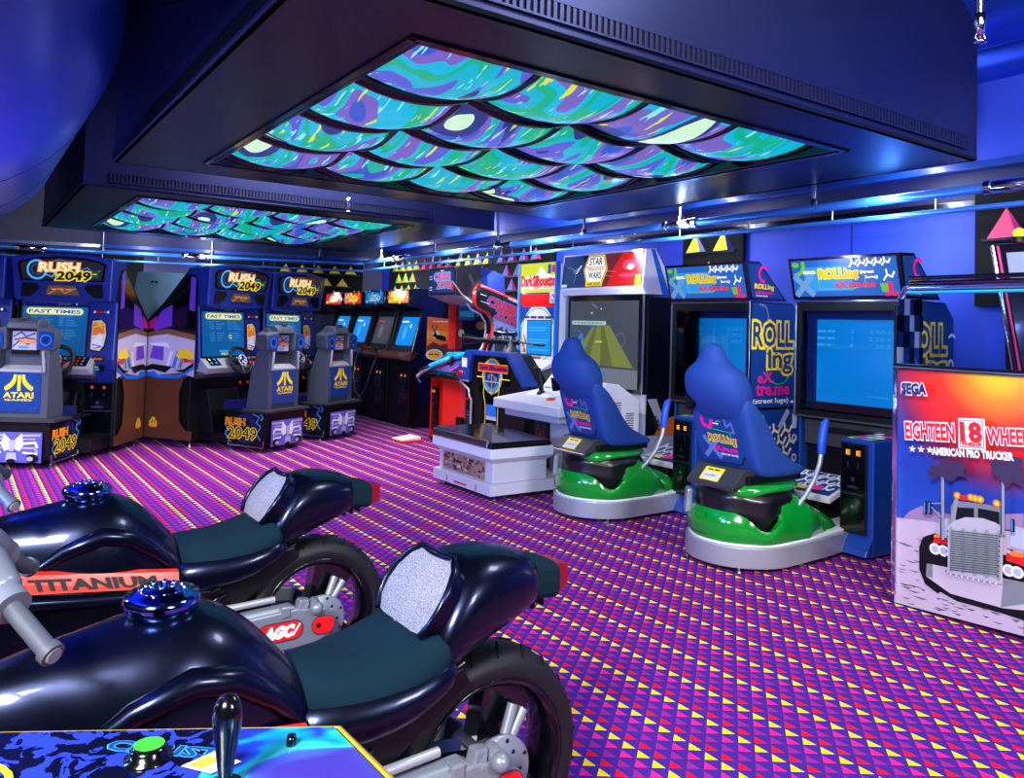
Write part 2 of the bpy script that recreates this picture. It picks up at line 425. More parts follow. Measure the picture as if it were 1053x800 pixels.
# ---------------------------------------------------------------- ceiling light boxes
def light_box(a0, a1, b0, b1, oa0, oa1, ob0, ob1, label, vents):
    Z = 2.6; H = ZC - Z
    t = empty('ceiling_light_box', AB(a0, b0, Z), RZW, label, 'ceiling light')
    W, D = b1 - b0, a1 - a0; x0, x1, y0, y1 = ob0 - b0, ob1 - b0, oa0 - a0, oa1 - a0
    m = MB(); th = .03
    m.box(0, th, 0, D, 0, H, 'panel_metal'); m.box(W - th, W, 0, D, 0, H, 'panel_metal'); m.box(th, W - th, 0, th, 0, H, 'panel_metal'); m.box(th, W - th, D - th, D, 0, H, 'panel_metal')
    # mitred bottom plates
    for q in ([(0, 0), (W, 0), (x1, y0), (x0, y0)], [(W, 0), (W, D), (x1, y1), (x1, y0)], [(W, D), (0, D), (x0, y1), (x1, y1)], [(0, D), (0, 0), (x0, y0), (x0, y1)]):
        m.prism(q, 'z', 0, .02, 'soffit_metal')
    m.build('housing', t, bevel=.004)
    m = MB()
    for e0, e1 in ((.0, .035), (.05, .075)):   # stepped black frame round the opening
        for (xa, xb, ya, yb) in ((x0 + e0, x1 - e0, y0 + e0, y0 + e1), (x0 + e0, x1 - e0, y1 - e1, y1 - e0), (x0 + e0, x0 + e1, y0 + e0, y1 - e0), (x1 - e1, x1 - e0, y0 + e0, y1 - e0)):
            m.box(xa, xb, ya, yb, -.012 if e0 == 0 else -.004, .08, 'black_gloss')
    m.box(x0, x1, y0, y1, .2, .24, 'black')
    for (xa, xb, ya, yb) in ((x0, x1, y0, y0 + .02), (x0, x1, y1 - .02, y1), (x0, x0 + .02, y0, y1), (x1 - .02, x1, y0, y1)): m.box(xa, xb, ya, yb, .02, .2, 'black')
    m.build('opening_frame', t, bevel=.003)
    # pillow shaped luminous tiles, 4 x 4, with black glazing bars between them
    e = .085; X0, X1, Y0, Y1 = x0 + e, x1 - e, y0 + e, y1 - e; n = 4; S = .15; K = 8
    dx = (X1 - X0) / n; dy = (Y1 - Y0) / n; top = .11
    def zz(u, v): return top - S * (.55 * (1 - (2 * u - 1) ** 2) + .45 * (1 - (2 * v - 1) ** 2))
    for i in range(n):
        for j in range(n):
            g = .06; gy = .018; vs = []; fs = []
            for p in range(K + 1):
                for q in range(K + 1):
                    u = p / K; v = q / K
                    vs.append((X0 + i * dx + g + (dx - 2 * g) * u, Y0 + j * dy + gy + (dy - 2 * gy) * v, zz(u, v)))
            for p in range(K):
                for q in range(K): a = p * (K + 1) + q; fs.append((a, a + 1, a + K + 2, a + K + 1))
            m = MB(); m.add(vs, fs, 'light_tile', True)
            vs2 = [(x, y, z + .012) for x, y, z in vs]; m.add(vs2, fs, 'black', True)
            m.build('light_tile', t)
    for i in range(n + 1):
        m = MB()
        for j in range(n):
            pts = [(X0 + i * dx, Y0 + j * dy + dy * q / K, zz(0, q / K) - .002) for q in range(K + 1)]
            m.tube(pts, .042, 'black_gloss', 8)
        m.build('glazing_bar', t)
        m = MB()
        for j in range(n):
            pts = [(X0 + j * dx + dx * q / K, Y0 + i * dy, zz(q / K, 0)) for q in range(K + 1)]
            m.tube(pts, .016, 'black_gloss', 8)
        m.build('glazing_bar', t)
    # slotted vent on the near right face
    m = MB(); v0, v1 = vents
    m.box(W, W + .006, D * v0, D * v1, .06, .135, 'black_matte')
    k = int((D * (v1 - v0)) / .034)
    for i in range(k + 1):
        y = D * v0 + D * (v1 - v0) * i / k; m.box(W + .002, W + .012, y - .009, y + .009, .06, .135, 'panel_metal')
    m.box(W + .002, W + .014, D * v0 - .01, D * v1 + .01, .052, .062, 'panel_metal'); m.box(W + .002, W + .014, D * v0 - .01, D * v1 + .01, .133, .141, 'panel_metal')
    m.build('vent_grille', t)
    m = MB(); m.box(.01, W - .01, -.012, .0, .03, .10, 'black'); m.box(0, W, -.016, 0, 0, .014, 'panel_metal'); m.build('edge_strip', t)
    return t
light_box(.92, 5.51, -6.87, -2.54, 1.48, 4.65, -6.40, -2.92, 'large dark ceiling box with glowing art tiles, the one nearest overhead', (.02, .97))
light_box(.86, 5.43, -12.76, -8.25, 1.38, 4.5, -12.3, -8.62, 'dark ceiling box with glowing art tiles farther back, above the far cabinets', (.05, .8))

# ---------------------------------------------------------------- tubular lighting rails hung along the walls
def rail(name, pts, z, label, rods, clamps, lamps):
    pts = [Vector((p[0], p[1], 0)) for p in pts]
    t = empty(name, (pts[0].x, pts[0].y, z), 0, label, 'ceiling rail'); O = Vector((pts[0].x, pts[0].y, 0))
    Ls = [(pts[i + 1] - pts[i]).length for i in range(len(pts) - 1)]; T = sum(Ls)
    def at(f):
        d = f * T
        for i, L in enumerate(Ls):
            if d <= L or i == len(Ls) - 1: return pts[i] + (pts[i + 1] - pts[i]) * min(d / L, 1) - O, (pts[i + 1] - pts[i]).normalized()
            d -= L
    m = MB(); m.tube([p - O for p in pts], .036, 'rail_blue', 12); m.build('rail_tube', t)
    m = MB(); m.tube([p - O + Vector((0, 0, -.13)) for p in pts], .02, 'rail_blue', 10)
    k = int(T / .8)
    for i in range(k + 1):
        p, d = at(i / k); m.tube([p + Vector((0, 0, -.13)), p], .008, 'steel', 6)
    m.build('lower_tube', t)
    for f in rods:
        p, d = at(f); m = MB(); m.tube([p, p + Vector((0, 0, ZC - z))], .017, 'steel', 10); m.lathe([(.0, .05), (.03, .05), (.03, .0), (.036, -.02)], 'steel', tuple(p + Vector((0, 0, .03))), n=12); m.build('hanging_rod', t)
    for f in clamps:
        p, d = at(f); m = MB(); m.tube([p - d * .2, p - d * .19, p + d * .19, p + d * .2], [.038, .047, .047, .038], 'chrome', 14); m.tube([p - d * .21, p - d * .17], .054, 'chrome', 14); m.tube([p + d * .17, p + d * .21], .054, 'chrome', 14); m.build('coupling_sleeve', t)
    for f in lamps:
        p, d = at(f); m = MB(); nn = Vector((d.y, -d.x, 0)); c = p + nn * .05 + Vector((0, 0, -.01))
        m.tube([c - nn * .04, c], .02, 'steel', 10); m.ball(tuple(c + nn * .012), .016, 'e_lamp', 10); m.build('lamp', t)
    return t, at, O
mk('rail_blue', (70, 140, 235), .22, metal=.55)
RA = 5.7
rp = [AB(RA, 1.2), AB(RA, -12.75)]
rail('ceiling_rail', rp, 2.44, 'long blue lit chrome rail hung along the right hand wall', [.13, .245, .365, .47, .575, .70, .82, .95], [.125, .255, .47, .69, .9], [.335, .29, .52])
far = [AB(RA, -12.75), (-6.2, 13.0), (-10.6, 11.3)]
rail('ceiling_rail', far, 2.42, 'blue lit chrome rail across the far left wall above the racing cabinets', [.09, .30, .5, .72, .93], [.33, .62], [.115, .44])

# ---------------------------------------------------------------- wall panels set with coloured pyramids
def pyr(m, x, z, w, h, d, c1, c2):
    a = (x - w / 2, 0, z); b = (x + w / 2, 0, z); c = (x, 0, z + h); p = (x + .3 * w, -d, z)
    m.poly([a, p, c], c1); m.poly([p, b, c], c2); m.poly([a, b, p], 'black'); m.poly([a, c, b], 'black')
def pyramid_panel(O, rz, w, h, z0, rows, label, shelf=True, pw=.2, ph=.14):
    t = empty('pyramid_panel', (O.x, O.y, z0), rz, label, 'wall decoration', 'pyramid studded wall panels')
    m = MB(); m.box(0, w, 0, .04, 0, h, 'black_matte'); m.build('backing', t)
    for (zr, xs, sp, nn, c1, c2) in rows:
        for i in range(nn):
            m = MB(); pyr(m, 0, 0, pw, ph, .036, c1, c2); p = m.build('pyramid', t); p.location = (xs + i * sp, -.003, zr)
    if shelf:
        m = MB()
        for (zr, xs, sp, nn, c1, c2) in rows: m.box(max(0, xs - .16), min(w, xs + sp * (nn - 1) + .16), -.03, 0, zr - .02, zr - .004, 'black')
        m.build('ledge', t)
    return t
RR = RZW
O = AB(WA - .06, -12.75); PZ = 1.61
mk('red_pink', (226, 26, 92), .45)
pyramid_panel(O, RR, 4.75, .98, 1.50, [(.80, .25, .255, 4, 'green', 'orange'), (.60, .38, .255, 3, 'green', 'orange'), (.40, .25, .255, 4, 'green', 'orange'),
    (.80, 1.31, .255, 4, 'red_pink', 'magenta'), (.80, 2.42, .26, 4, 'yellow', 'blue_deep'), (.60, 2.55, .26, 3, 'yellow', 'blue_deep'), (.40, 2.42, .26, 4, 'yellow', 'blue_deep'),
    (.80, 3.56, .27, 4, 'violet', 'magenta'), (.60, 3.7, .27, 3, 'violet', 'magenta'), (.40, 3.56, .27, 4, 'violet', 'magenta')],
    'long black wall panel studded with green, red, yellow and violet pyramids', pw=.25, ph=.165)
pyramid_panel(AB(WA - .06, -5.78), RR, .78, .8, 1.62, [(.6, .18, .36, 2, 'yellow', 'blue_deep'), (.3, .36, .36, 1, 'yellow', 'blue_deep')], 'narrow black wall panel with three yellow pyramids above the middle simulator', pw=.27, ph=.2)
pyramid_panel(AB(WA - .06, -2.86), RR, 1.0, .9, 1.65, [(.5, .22, .36, 2, 'red_pink', 'magenta')], 'black wall panel with crimson pyramids above the truck cabin', pw=.27, ph=.22)
# far wall: yellow, red and green studs
dirb = (BK1 - BK0).normalized(); RB = math.atan2(dirb.y, dirb.x)
def onback(X):   # point of the back wall at a given X
    return BK0 + dirb * ((X - BK0.x) / dirb.x)
nbv = nb
P = onback(-4.15) - nbv * .06
pyramid_panel(P, RB, 1.5, .9, 1.55, [(.70, .16, .28, 5, 'yellow', 'yellow'), (.48, .86, .28, 2, 'yellow', 'yellow'), (.26, .72, .28, 3, 'yellow', 'yellow')], 'blue black far wall panel with small yellow pyramids, above the gun cabinets')
P = onback(-5.4) - nbv * .06
pyramid_panel(P, RB, 1.15, .5, 1.95, [(.24, .12, .36, 3, 'red', 'red')], 'far wall panel with three red pyramids above the racing cabinets')
P = onback(-8.1) - nbv * .06
mk('green_dk', (24, 130, 40), .5)
mk('olive_dk', (130, 130, 20), .5)
pyramid_panel(P, RB, 2.0, .6, 1.8, [(.4, .55, .34, 4, 'green_dk', 'green_dk'), (.16, .3, .34, 5, 'green_dk', 'green_dk')], 'far wall panel with dark green pyramids above the corner between racing cabinets')
P = onback(-10.2) - nbv * .06
pyramid_panel(P, RB, 1.9, .5, 1.75, [(.2, .6, .42, 3, 'olive_dk', 'olive_dk')], 'far wall panel with olive pyramids at the left edge')
# sprinkler heads
def sprinkler(p, L, label):
    t = empty('sprinkler', p, 0, label, 'sprinkler')
    m = MB(); m.tube([(0, 0, .09), (0, 0, L)], .016, 'chrome', 12); m.build('drop_pipe', t)
    m = MB(); m.lathe([(0, .1), (.026, .1), (.028, .05), (.02, .03), (.018, .0), (.0, .0)], 'chrome', n=16); m.lathe([(.0, -.03), (.012, -.03), (.03, -.036), (.03, -.042), (0, -.042)], 'chrome', n=16)
    m.tube([(.018, 0, .0), (.024, 0, -.02), (.006, 0, -.034)], .003, 'chrome', 6); m.tube([(-.018, 0, .0), (-.024, 0, -.02), (-.006, 0, -.034)], .003, 'chrome', 6)
    m.ball((0, 0, -.014), .006, 'red', 8); m.build('sprinkler_head', t); return t
sprinkler((2.20, 3.72, 2.86), ZC - 2.86, 'chrome fire sprinkler hanging near the truck cabin, upper right')
sprinkler((-1.74, 8.2, 2.59), ZC - 2.59, 'small chrome fire sprinkler hanging in the gap between the two ceiling boxes')
# ---------------------------------------------------------------- shared fittings
def feet(t, spots, h=.06):
    for x, y in spots:
        m = MB(); m.lathe([(0, 0), (.026, 0), (.022, .012), (.008, .016), (.008, h), (0, h)], 'steel', n=10); o = m.build('levelling_foot', t); o.location = (x, y, 0)
def coin_door(t, O, X, w, h, led='e_amber', name='coin_door'):
    """black coin door with two slots; X is the horizontal direction of its face"""
    m = MB(); A = Art(m, O, X, (0, 0, 1)); N = A.N; A.O = A.O + N * .012
    X = A.X; p = [A.O - N * .012, A.O - N * .012 + X * w]; q = [A.O, A.O + X * w]
    m.hexa([p[0], p[1], q[1], q[0]] + [v + Vector((0, 0, h)) for v in (p[0], p[1], q[1], q[0])], 'black')
    A.poly(rr(.01, w - .01, .01, h * .42, .02), 'black_gloss'); A.poly(rr(.01, w - .01, h * .46, h * .98, .02), 'black_gloss')
    for i in (0, 1):
        cx = w * (.3 + .4 * i); A.rect(cx - .02, cx + .02, h * .855, h * .93, 'black'); A.text('E' if led == 'e_amber' else 'O', cx - .012, h * .87, .024, h * .05, led, .04)
        A.rect(cx - .004, cx + .004, h * .72, h * .79, 'steel')
    A.ell(w * .5, h * .60, .014, .014, 'steel', 12); A.rect(w * .3, w * .7, h * .50, h * .53, 'steel'); A.ell(w * .5, h * .3, .012, .012, 'chrome', 12)
    A.line([(.012, h * .44), (w - .012, h * .44)], .006, 'steel')
    return m.build(name, t, bevel=.003)
def arcade_emblem(A, cx, y, w, mat, word='ATARI', small='GAMES'):
    h = w * .55
    A.rect(cx - w * .055, cx + w * .055, y + h * .42, y + h * 1.45, mat)
    for s_ in (-1, 1):
        pts = []
        for i in range(7): f = i / 6; pts.append((cx + s_ * (w * .09 + w * .36 * f ** 2.6), y + h * (1.45 - 1.03 * f ** .8)))
        for i in range(6, -1, -1): f = i / 6; pts.append((cx + s_ * (w * .19 + w * .31 * f ** 2.2), y + h * (1.45 - .80 * f)))
        A.poly(pts, mat)
    A.text(word, cx - w * .5, y, w, h * .33, mat, .03)
    A.text(small, cx - w * .46, y - h * .2, w * .92, h * .12, mat, .02)
def tread(A, x, y, w, h, mat, nx=4, ny=3, lw=.012):
    """zig-zag tyre tread / chain print"""
    for j in range(ny):
        for i in range(nx):
            x0 = x + w * i / nx + (.5 * w / nx if j % 2 else 0); y0 = y + h * j / ny; dx = w / nx; dy = h / ny
            A.line([(x0, y0), (x0 + dx * .35, y0 + dy * .55), (x0 + dx * .75, y0 + dy * .3), (x0 + dx, y0 + dy * .8)], lw, mat)
            A.line([(x0 + dx * .35, y0 + dy * .55), (x0 + dx * .3, y0 + dy * 1.05)], lw, mat)

# ---------------------------------------------------------------- linked racing cabinets
def car_side_art(A, D, mirror=1):
    """A: x runs from the machine's back (0) to its front (D) when mirror=1"""
    f = (lambda x: x) if mirror == 1 else (lambda x: D - x)
    def P(pts, mat): A.poly([(f(x), y) for x, y in (pts if mirror == 1 else pts[::-1])], mat)
    prof = [(0, 0), (D, 0), (D, .10), (.62, .10), (.52, .2), (.5, .5), (.56, .66), (D - .0, .74), (D, 1.66), (D - .03, 1.76), (D - .1, 1.78), (0, 1.22)]
    P([(0, 0), (D, 0), (D, .1), (.62, .1), (.52, .2), (.5, .5), (.56, .66), (D, .72), (D, .8), (0, .74)], 'brown')
    P([(0, .72), (.2, .68), (.5, .72), (D, .68), (D, 1.08), (.35, 1.14), (0, 1.10)], 'art_haze')
    P([(0, 1.09), (.3, 1.13), (D, 1.07), (D, 1.14), (.3, 1.19), (0, 1.14)], 'art_bronze')
    P([(0, 1.14), (.3, 1.19), (D, 1.13), (D, 1.66), (D - .03, 1.76), (D - .1, 1.78), (0, 1.22)], 'black_gloss')
    P([(.08, 1.2), (.12, 1.16), (.36, 1.22), (.36, 1.45), (.2, 1.38)], 'art_violet'); P([(.0, 1.17), (.12, 1.2), (.14, 1.33), (.0, 1.24)], 'magenta')
    P([(D - .1, 1.4), (D - .02, 1.38), (D - .02, 1.74), (D - .09, 1.76)], 'art_violet')
    P([(.06, .86), (.26, .84), (.26, .99), (.1, 1.0)], 'art_violet'); P([(.04, 1.02), (.3, 1.04), (.34, 1.0), (.34, .96), (.32, .99), (.1, 1.0)], 'white')
    for k in range(3): P([(.3 + .09 * k, .78), (.34 + .09 * k, .76), (.4 + .09 * k, .94), (.36 + .09 * k, .95)], ('white', 'blue_bright', 'grey')[k])
    P([(0, .70), (.14, .72), (.2, .68), (.5, .70), (D, .8), (D, .76), (.5, .66), (.2, .645), (.1, .66), (0, .67)], 'blue_bright')
    P([(0, .72), (.12, .74), (.3, .71), (.4, .78), (.1, .8), (0, .76)], 'black'); P([(.42, .74), (.56, .76), (D, .84), (D, .80), (.56, .72)], 'black')
    P([(.44, .90), (.5, .97), (.62, .98), (D, .92), (D, .88), (.5, .87)], 'yellow'); P([(.56, .88), (.66, .86), (D, .87), (D, .84), (.56, .83)], 'red')
    c = .16; A.rect(f(c) - .06, f(c) + .06, .12, .17, 'orange'); arcade_emblem(A, f(c), .13, .12, 'yellow')
def racing_cabinet(name_loc, rz, label, style=0):
    t = empty('racing_cabinet', name_loc, rz, label, 'arcade machine', 'racing cabinets')
    # tall body; its top slopes down towards the back
    body = [(.9, .07), (.9, 1.9), (1.0, 1.9), (1.54, 1.33), (1.54, .07)]
    m = MB(); m.prism(body, 'x', -.485, .485, 'black'); m.prism([(1.0, 1.88), (1.02, 1.9), (1.54, 1.36), (1.54, 1.33)], 'x', -.47, .47, 'grey'); m.build('cabinet_body', t, bevel=.006)
    for s_ in (-1, 1):
        m = MB(); prof = [(.84, .08), (.84, .18), (.98, .18), (1.08, .28), (1.1, .58), (1.04, .74), (.84, .8), (.84, 1.74), (.87, 1.85), (.94, 1.87), (1.54, 1.36), (1.54, .08)]
        m.prism(prof, 'x', s_ * .485, s_ * .5, 'black')
        A = Art(m, (s_ * .5, 1.54, .08) if s_ < 0 else (s_ * .5, .84, .08), (0, s_, 0), (0, 0, 1))
        car_side_art(A, .70, 1 if s_ < 0 else -1); m.build('side_panel', t)
    # blue moulded front round the screen
    m = MB(); m.prism([(.9, .8), (.83, .84), (.80, .95), (.84, 1.5), (.84, 1.54), (.9, 1.54)], 'x', -.47, .49, 'blue_housing')
    m.prism([(.9, .70), (.82, .84), (.9, .84)], 'x', .08, .47, 'blue_housing'); m.build('screen_surround', t, bevel=.02, seg=3)
    y = .818
    # screen
    m = MB(); A = Art(m, (-.44, .794, .98), (1, 0, 0), (0, .073, 1)); A.rect(-.015, .655, -.02, .505, 'black')
    m.hexa([A.P(0, 0, 1), A.P(.64, 0, 1), A.P(.64, 0, -20), A.P(0, 0, -20), A.P(0, .49, 1), A.P(.64, .49, 1), A.P(.64, .49, -20), A.P(0, .49, -20)], 'e_race')
    A.l = 12; A.poly(rr(.04, .6, .405, .475, .034), 'e_lime'); A.poly(rr(.05, .59, .413, .467, .027), 'e_cream')
    A.text('FAST TIMES', .07, .422, .5, .034, 'e_blue', .03)
    for k in range(9):
        yy = .375 - k * .026
        if k == 4: continue
        A.rect(.09, .16, yy, yy + .010, 'e_skyb'); A.rect(.19, .19 + .06 + .02 * ((k * 7) % 4), yy, yy + .010, 'e_skyb'); A.rect(.37, .42, yy, yy + .012, 'e_lime' if k > 5 and k < 8 else 'e_skyb'); A.rect(.44, .5 + .02 * ((k * 5) % 4), yy, yy + .010, 'e_skyb')
    A.text('TRACK  TIMES', .22, .045, .2, .022, 'e_bluelt', .04); A.text('FREE PLAY', .245, .015, .15, .02, 'e_lime', .05)
    m.build('screen', t)
    # right hand art and labels
    m = MB(); A = Art(m, (.24, .797, 1.02), (1, 0, 0), (0, .073, 1)); A.poly([(0, .02), (.1, 0), (.15, .06), (.17, .18), (.15, .3), (.1, .34), (0, .33)], 'black')
    A.poly([(.012, .03), (.1, .015), (.14, .07), (.155, .18), (.14, .29), (.1, .325), (.012, .315)], 'e_cream2'); A.poly([(.02, .17), (.14, .19), (.13, .3), (.02, .3)], 'orange'); A.poly([(.02, .1), (.1, .2), (.13, .06), (.06, .03)], 'white')
    A.line([(.03, .25), (.12, .28), (.05, .3), (.12, .24)], .012, 'yellow'); A.line([(.03, .08), (.12, .06), (.05, .04)], .01, 'purple')
    A.poly(rr(.04, .16, -.09, -.035, .02), 'black'); A.text('RUSH', .06, -.075, .08, .022, 'orange', .03)
    A.poly([(-.02, -.19), (.15, -.19), (.17, -.13), (.01, -.12)], 'black_gloss'); A.text('FIRST', .02, -.155, .1, .02, 'olive', .04); A.text('PLACE', .01, -.18, .12, .02, 'cyan', .04)
    A.poly(rr(.01, .19, .385, .425, .012), 'black'); 
    for k, c in enumerate(('white', 'red', 'red', 'blue_bright', 'white')): A.rect(.02 + .033 * k, .043 + .033 * k, .392, .418, c)
    m.build('label_panel', t)
    # hood with backlit marquee
    m = MB(); n = 10; ring = []
    top = [(-.5 + 1.0 * i / n, 1.93 + .07 * math.sin(PI * (.1 + .8 * i / n))) for i in range(n + 1)]
    outl = [(-.47, 1.53), (-.2, 1.51), (.2, 1.51), (.47, 1.53)]
    f = [(x, z) for x, z in outl] + [(x, z) for x, z in top[::-1]]
    vs = [(x, .72 - .05 * (z - 1.5) / .5, z) for x, z in f] + [(x * .99, 1.0, z * .99 + .0) for x, z in f]; k = len(f)
    m.add(vs, [tuple(range(k))[::-1], tuple(range(k, 2 * k))] + [(i, (i + 1) % k, k + (i + 1) % k, k + i) for i in range(k)], 'blue_housing')
    hood = m.build('marquee_hood', t, bevel=.018, seg=3)
    m = MB(); A = Art(m, (-.43, .710, 1.53), (1, 0, 0), (0, -.1, 1)); A.l = 3
    gl = [(.03, .19), (.83, .19), (.86, .36), (.80, .395), (.62, .425), (.43, .435), (.2, .42), (.03, .385), (.0, .35)]
    A.poly(gl, 'black_gloss'); A.poly([(.05, .205), (.81, .205), (.835, .35), (.78, .38), (.6, .41), (.43, .418), (.2, .403), (.05, .37), (.03, .34)], 'e_marq')
    A.ring(.19, .30, .10, .02, 'e_bluelt', 24); A.ring(.19, .30, .055, .008, 'e_blue', 20)
    A.line([(.3, .37), (.4, .4), (.5, .385), (.56, .39)], .008, 'e_greylt'); A.line([(.6, .3), (.68, .33), (.72, .29), (.8, .3)], .010, 'e_skyb')
    A.text('RUSH', .21, .285, .38, .085, 'e_cream', .05, 'e_orange', .06, shear=.15)
    A.line([(.26, .26), (.34, .23), (.36, .27), (.42, .22)], .012, 'e_bluelt')
    A.text('2049', .38, .205, .32, .08, 'e_dark', .04, 'e_yellow', .09, shear=.15)
    A.poly(rr(.72, .79, .23, .30, .01), 'e_green2'); A.text('FREE', .73, .26, .05, .016, 'e_lime', .02)
    m.build('marquee_glass', hood)
    m = MB(); A = Art(m, (-.43, .711, 1.53), (1, 0, 0), (0, -.1, 1)); A.l = 4
    A.poly([(.03, .03), (.12, .03), (.22, .12), (.19, .165), (.04, .165)], 'black_matte'); m.build('speaker_grille', hood); m = MB(); A = Art(m, (-.43, .711, 1.53), (1, 0, 0), (0, -.1, 1)); A.l = 4; A.poly([(.83, .03), (.74, .03), (.64, .12), (.67, .165), (.82, .165)], 'black_matte'); m.build('speaker_grille', hood)
    m = MB(); A = Art(m, (-.43, .711, 1.53), (1, 0, 0), (0, -.1, 1)); A.l = 4
    A.poly([(.26, .045), (.62, .045), (.57, .155), (.29, .155)], 'steel'); A.poly([(.275, .055), (.6, .055), (.558, .145), (.3, .145)], 'e_panel'); A.text('SAN FRANCISCO', .33, .1, .2, .02, 'e_orange', .02)
    A.line([(.3, .06), (.4, .12), (.46, .07), (.56, .12)], .01, 'e_amber2'); m.build('lower_marquee', hood)
    m = MB(); A = Art(m, (-.1, .838, 1.475), (1, 0, 0), (0, 0, 1)); A.l = 2; A.text('ATARI', 0, .005, .12, .022, 'silver', .02); A.text(')', .17, .0, .02, .03, 'white', .04); m.build('nameplate', t)
    # dashboard, wheel, gear panel
    m = MB(); m.prism([(.88, .76), (.72, .80), (.68, .86), (.84, 1.0)], 'x', -.46, .30, 'shell_light'); m.prism([(.88, .73), (.74, .76), (.72, .80), (.88, .84)], 'x', -.46, .30, 'dark_grey')
    A = Art(m, (-.44, .683, .864), (1, 0, 0), (0, .16, .14)); A.l = 2; A.rect(.04, .2, .03, .15, 'black_gloss'); A.rect(.56, .7, .03, .17, 'black_gloss')
    for k, c in enumerate(('cyan', 'cyan', 'yellow', 'cyan')): A.ell(.08 + .07 * (k % 2), .07 + .05 * (k // 2), .018, .018, c, 10)
    for k in range(6): A.ell(.60 + .05 * (k % 2), .055 + .04 * (k // 2), .012, .012, ('red', 'grey')[k % 2], 10)
    m.build('dashboard', t, bevel=.008)
    m = MB(); c = Vector((.0, .66, .93)); ax = Vector((0, -.92, .38)).normalized(); e = Vector((1, 0, 0)); g = ax.cross(e)
    ring = []
    for i in range(29):
        a = 2 * PI * i / 28; ring.append(c + (e * math.cos(a) + g * math.sin(a)) * .155)
    m.tube(ring, .021, 'rubber', 10, caps=False)
    for a in (.2, PI - .2, -PI / 2): m.tube([c, c + (e * math.cos(a) + g * math.sin(a)) * .15], [.03, .02], 'dark_grey', 8)
    A = Art(m, c + ax * .03, e, g); A.ell(0, 0, .062, .062, 'blue_deep', 20); A.ring(0, 0, .064, .008, 'white', 20)
    for k in range(7): A.ell(.035 * math.cos(k * 2.4), .035 * math.sin(k * 1.7), .014, .01, ('white', 'cream', 'skyblue')[k % 3], 8)
    A.ell(.1, -.03, .018, .018, 'red', 10); A.ell(.1, .02, .014, .014, 'skyblue', 10); A.ell(-.09, .03, .012, .012, 'silver', 10)
    m.tube([c - ax * .02, c - ax * .22], .035, 'black', 10); m.build('steering_wheel', t)
    coin_door(t, (.16, .895, .2), (1, 0, 0), .3, .52, 'e_led')
    # footwell and pedestal of the seat
    m = MB(); m.box(-.30, .30, .05, .9, .07, .16, 'black'); m.prism([(.9, .16), (.9, .62), (.8, .62), (.7, .2), (.7, .16)], 'x', -.34, .14, 'black'); m.box(.14, .44, .5, .9, .07, .2, 'black')
    m.build('floor_pan', t, bevel=.006)
    m = MB(); m.prism([(.56, .07), (.08, .07), (.02, .1), (.0, .34), (.0, .42), (.56, .42)], 'x', -.31, .31, 'black'); m.box(-.36, .36, -.03, .3, .42, .445, 'dark_grey'); m.box(-.34, .34, .02, .7, .405, .425, 'black')
    for s_ in (-1, 1):
        A = Art(m, (s_ * .31, .58 if s_ < 0 else .02, .07), (0, s_, 0), (0, 0, 1)); A.l = 1
        A.ell(.3, .17, .15, .16, 'blue_deep', 20); A.ell(.3, .17, .08, .09, 'black', 16)
        for q in ([(.38, .33), (.48, .3), (.44, .24), (.5, .2), (.45, .12), (.5, .06)], [(.48, .34), (.53, .3), (.5, .27)], [(.02, .2), (.06, .14), (.03, .1), (.1, .02)]):
            A.line([(min(x, .54), y) for x, y in q], .012, 'skyblue')
        A.text('RUSH', .03, .2, .26, .07, 'orange', .04, 'yellow', .03); A.text('2049', .07, .06, .38, .12, 'black', .0, 'yellow', .06)
    m.build('seat_pedestal', t, bevel=.006)
    m = MB(); A = Art(m, (-.255, -.012, .06), (1, 0, 0), (0, -.0, 1)); A.poly([(0, 0), (.51, 0), (.51, .27), (0, .27)], 'violet')
    X = lambda x: .255 + x
    for s_ in (-1, 1):
        A.poly([(X(s_ * .02), .12), (X(s_ * .07), .1), (X(s_ * .1), .16), (X(s_ * .08), .26), (X(s_ * .02), .2)], 'white')
        A.line([(X(s_ * .09), .24), (X(s_ * .24), .245)], .02, 'lavender'); A.line([(X(s_ * .1), .17), (X(s_ * .2), .18), (X(s_ * .22), .14)], .022, 'white'); A.line([(X(s_ * .1), .13), (X(s_ * .2), .13), (X(s_ * .22), .1)], .02, 'lavender')
        A.line([(X(s_ * .1), .09), (X(s_ * .22), .08)], .018, 'white'); A.ell(X(s_ * .18), .04, .055, .04, 'black', 14); A.ell(X(s_ * .16), .035, .03, .02, 'lavender', 12)
        A.line([(X(s_ * .08), .21), (X(s_ * .2), .21)], .014, 'lavender')
    A.poly([(X(-.05), .02), (X(.05), .02), (X(.04), .09), (X(-.04), .09)], 'lavender'); A.poly([(X(-.02), .1), (X(.02), .1), (X(.03), .2), (X(-.03), .2)], 'lavender'); A.ell(X(0), .015, .04, .02, 'black', 12)
    m.build('rear_art_panel', t)
    # moulded seat shell
    m = MB(); m.prism([(.05, .445), (.34, .445), (.3, .8), (.22, 1.05), (.13, 1.12), (.05, 1.1)], 'x', -.25, -.185, 'shell'); m.prism([(.05, .445), (.34, .445), (.3, .8), (.22, 1.05), (.13, 1.12), (.05, 1.1)], 'x', .185, .25, 'shell')
    m.prism([(.06, .445), (.26, .445), (.24, .86), (.06, .86)], 'x', -.19, .19, 'shell'); m.prism([(.14, .86), (.24, .86), (.2, 1.3), (.14, 1.3)], 'x', -.19, .19, 'shell')
    m.prism([(.05, .84), (.14, .84), (.14, .92), (.05, .88)], 'x', -.19, .19, 'shell_light')
    m.tube([(-.215, .04, .86), (-.20, .035, 1.06)], .014, 'shell_light', 8); m.tube([(.215, .04, .86), (.20, .035, 1.06)], .014, 'shell_light', 8)
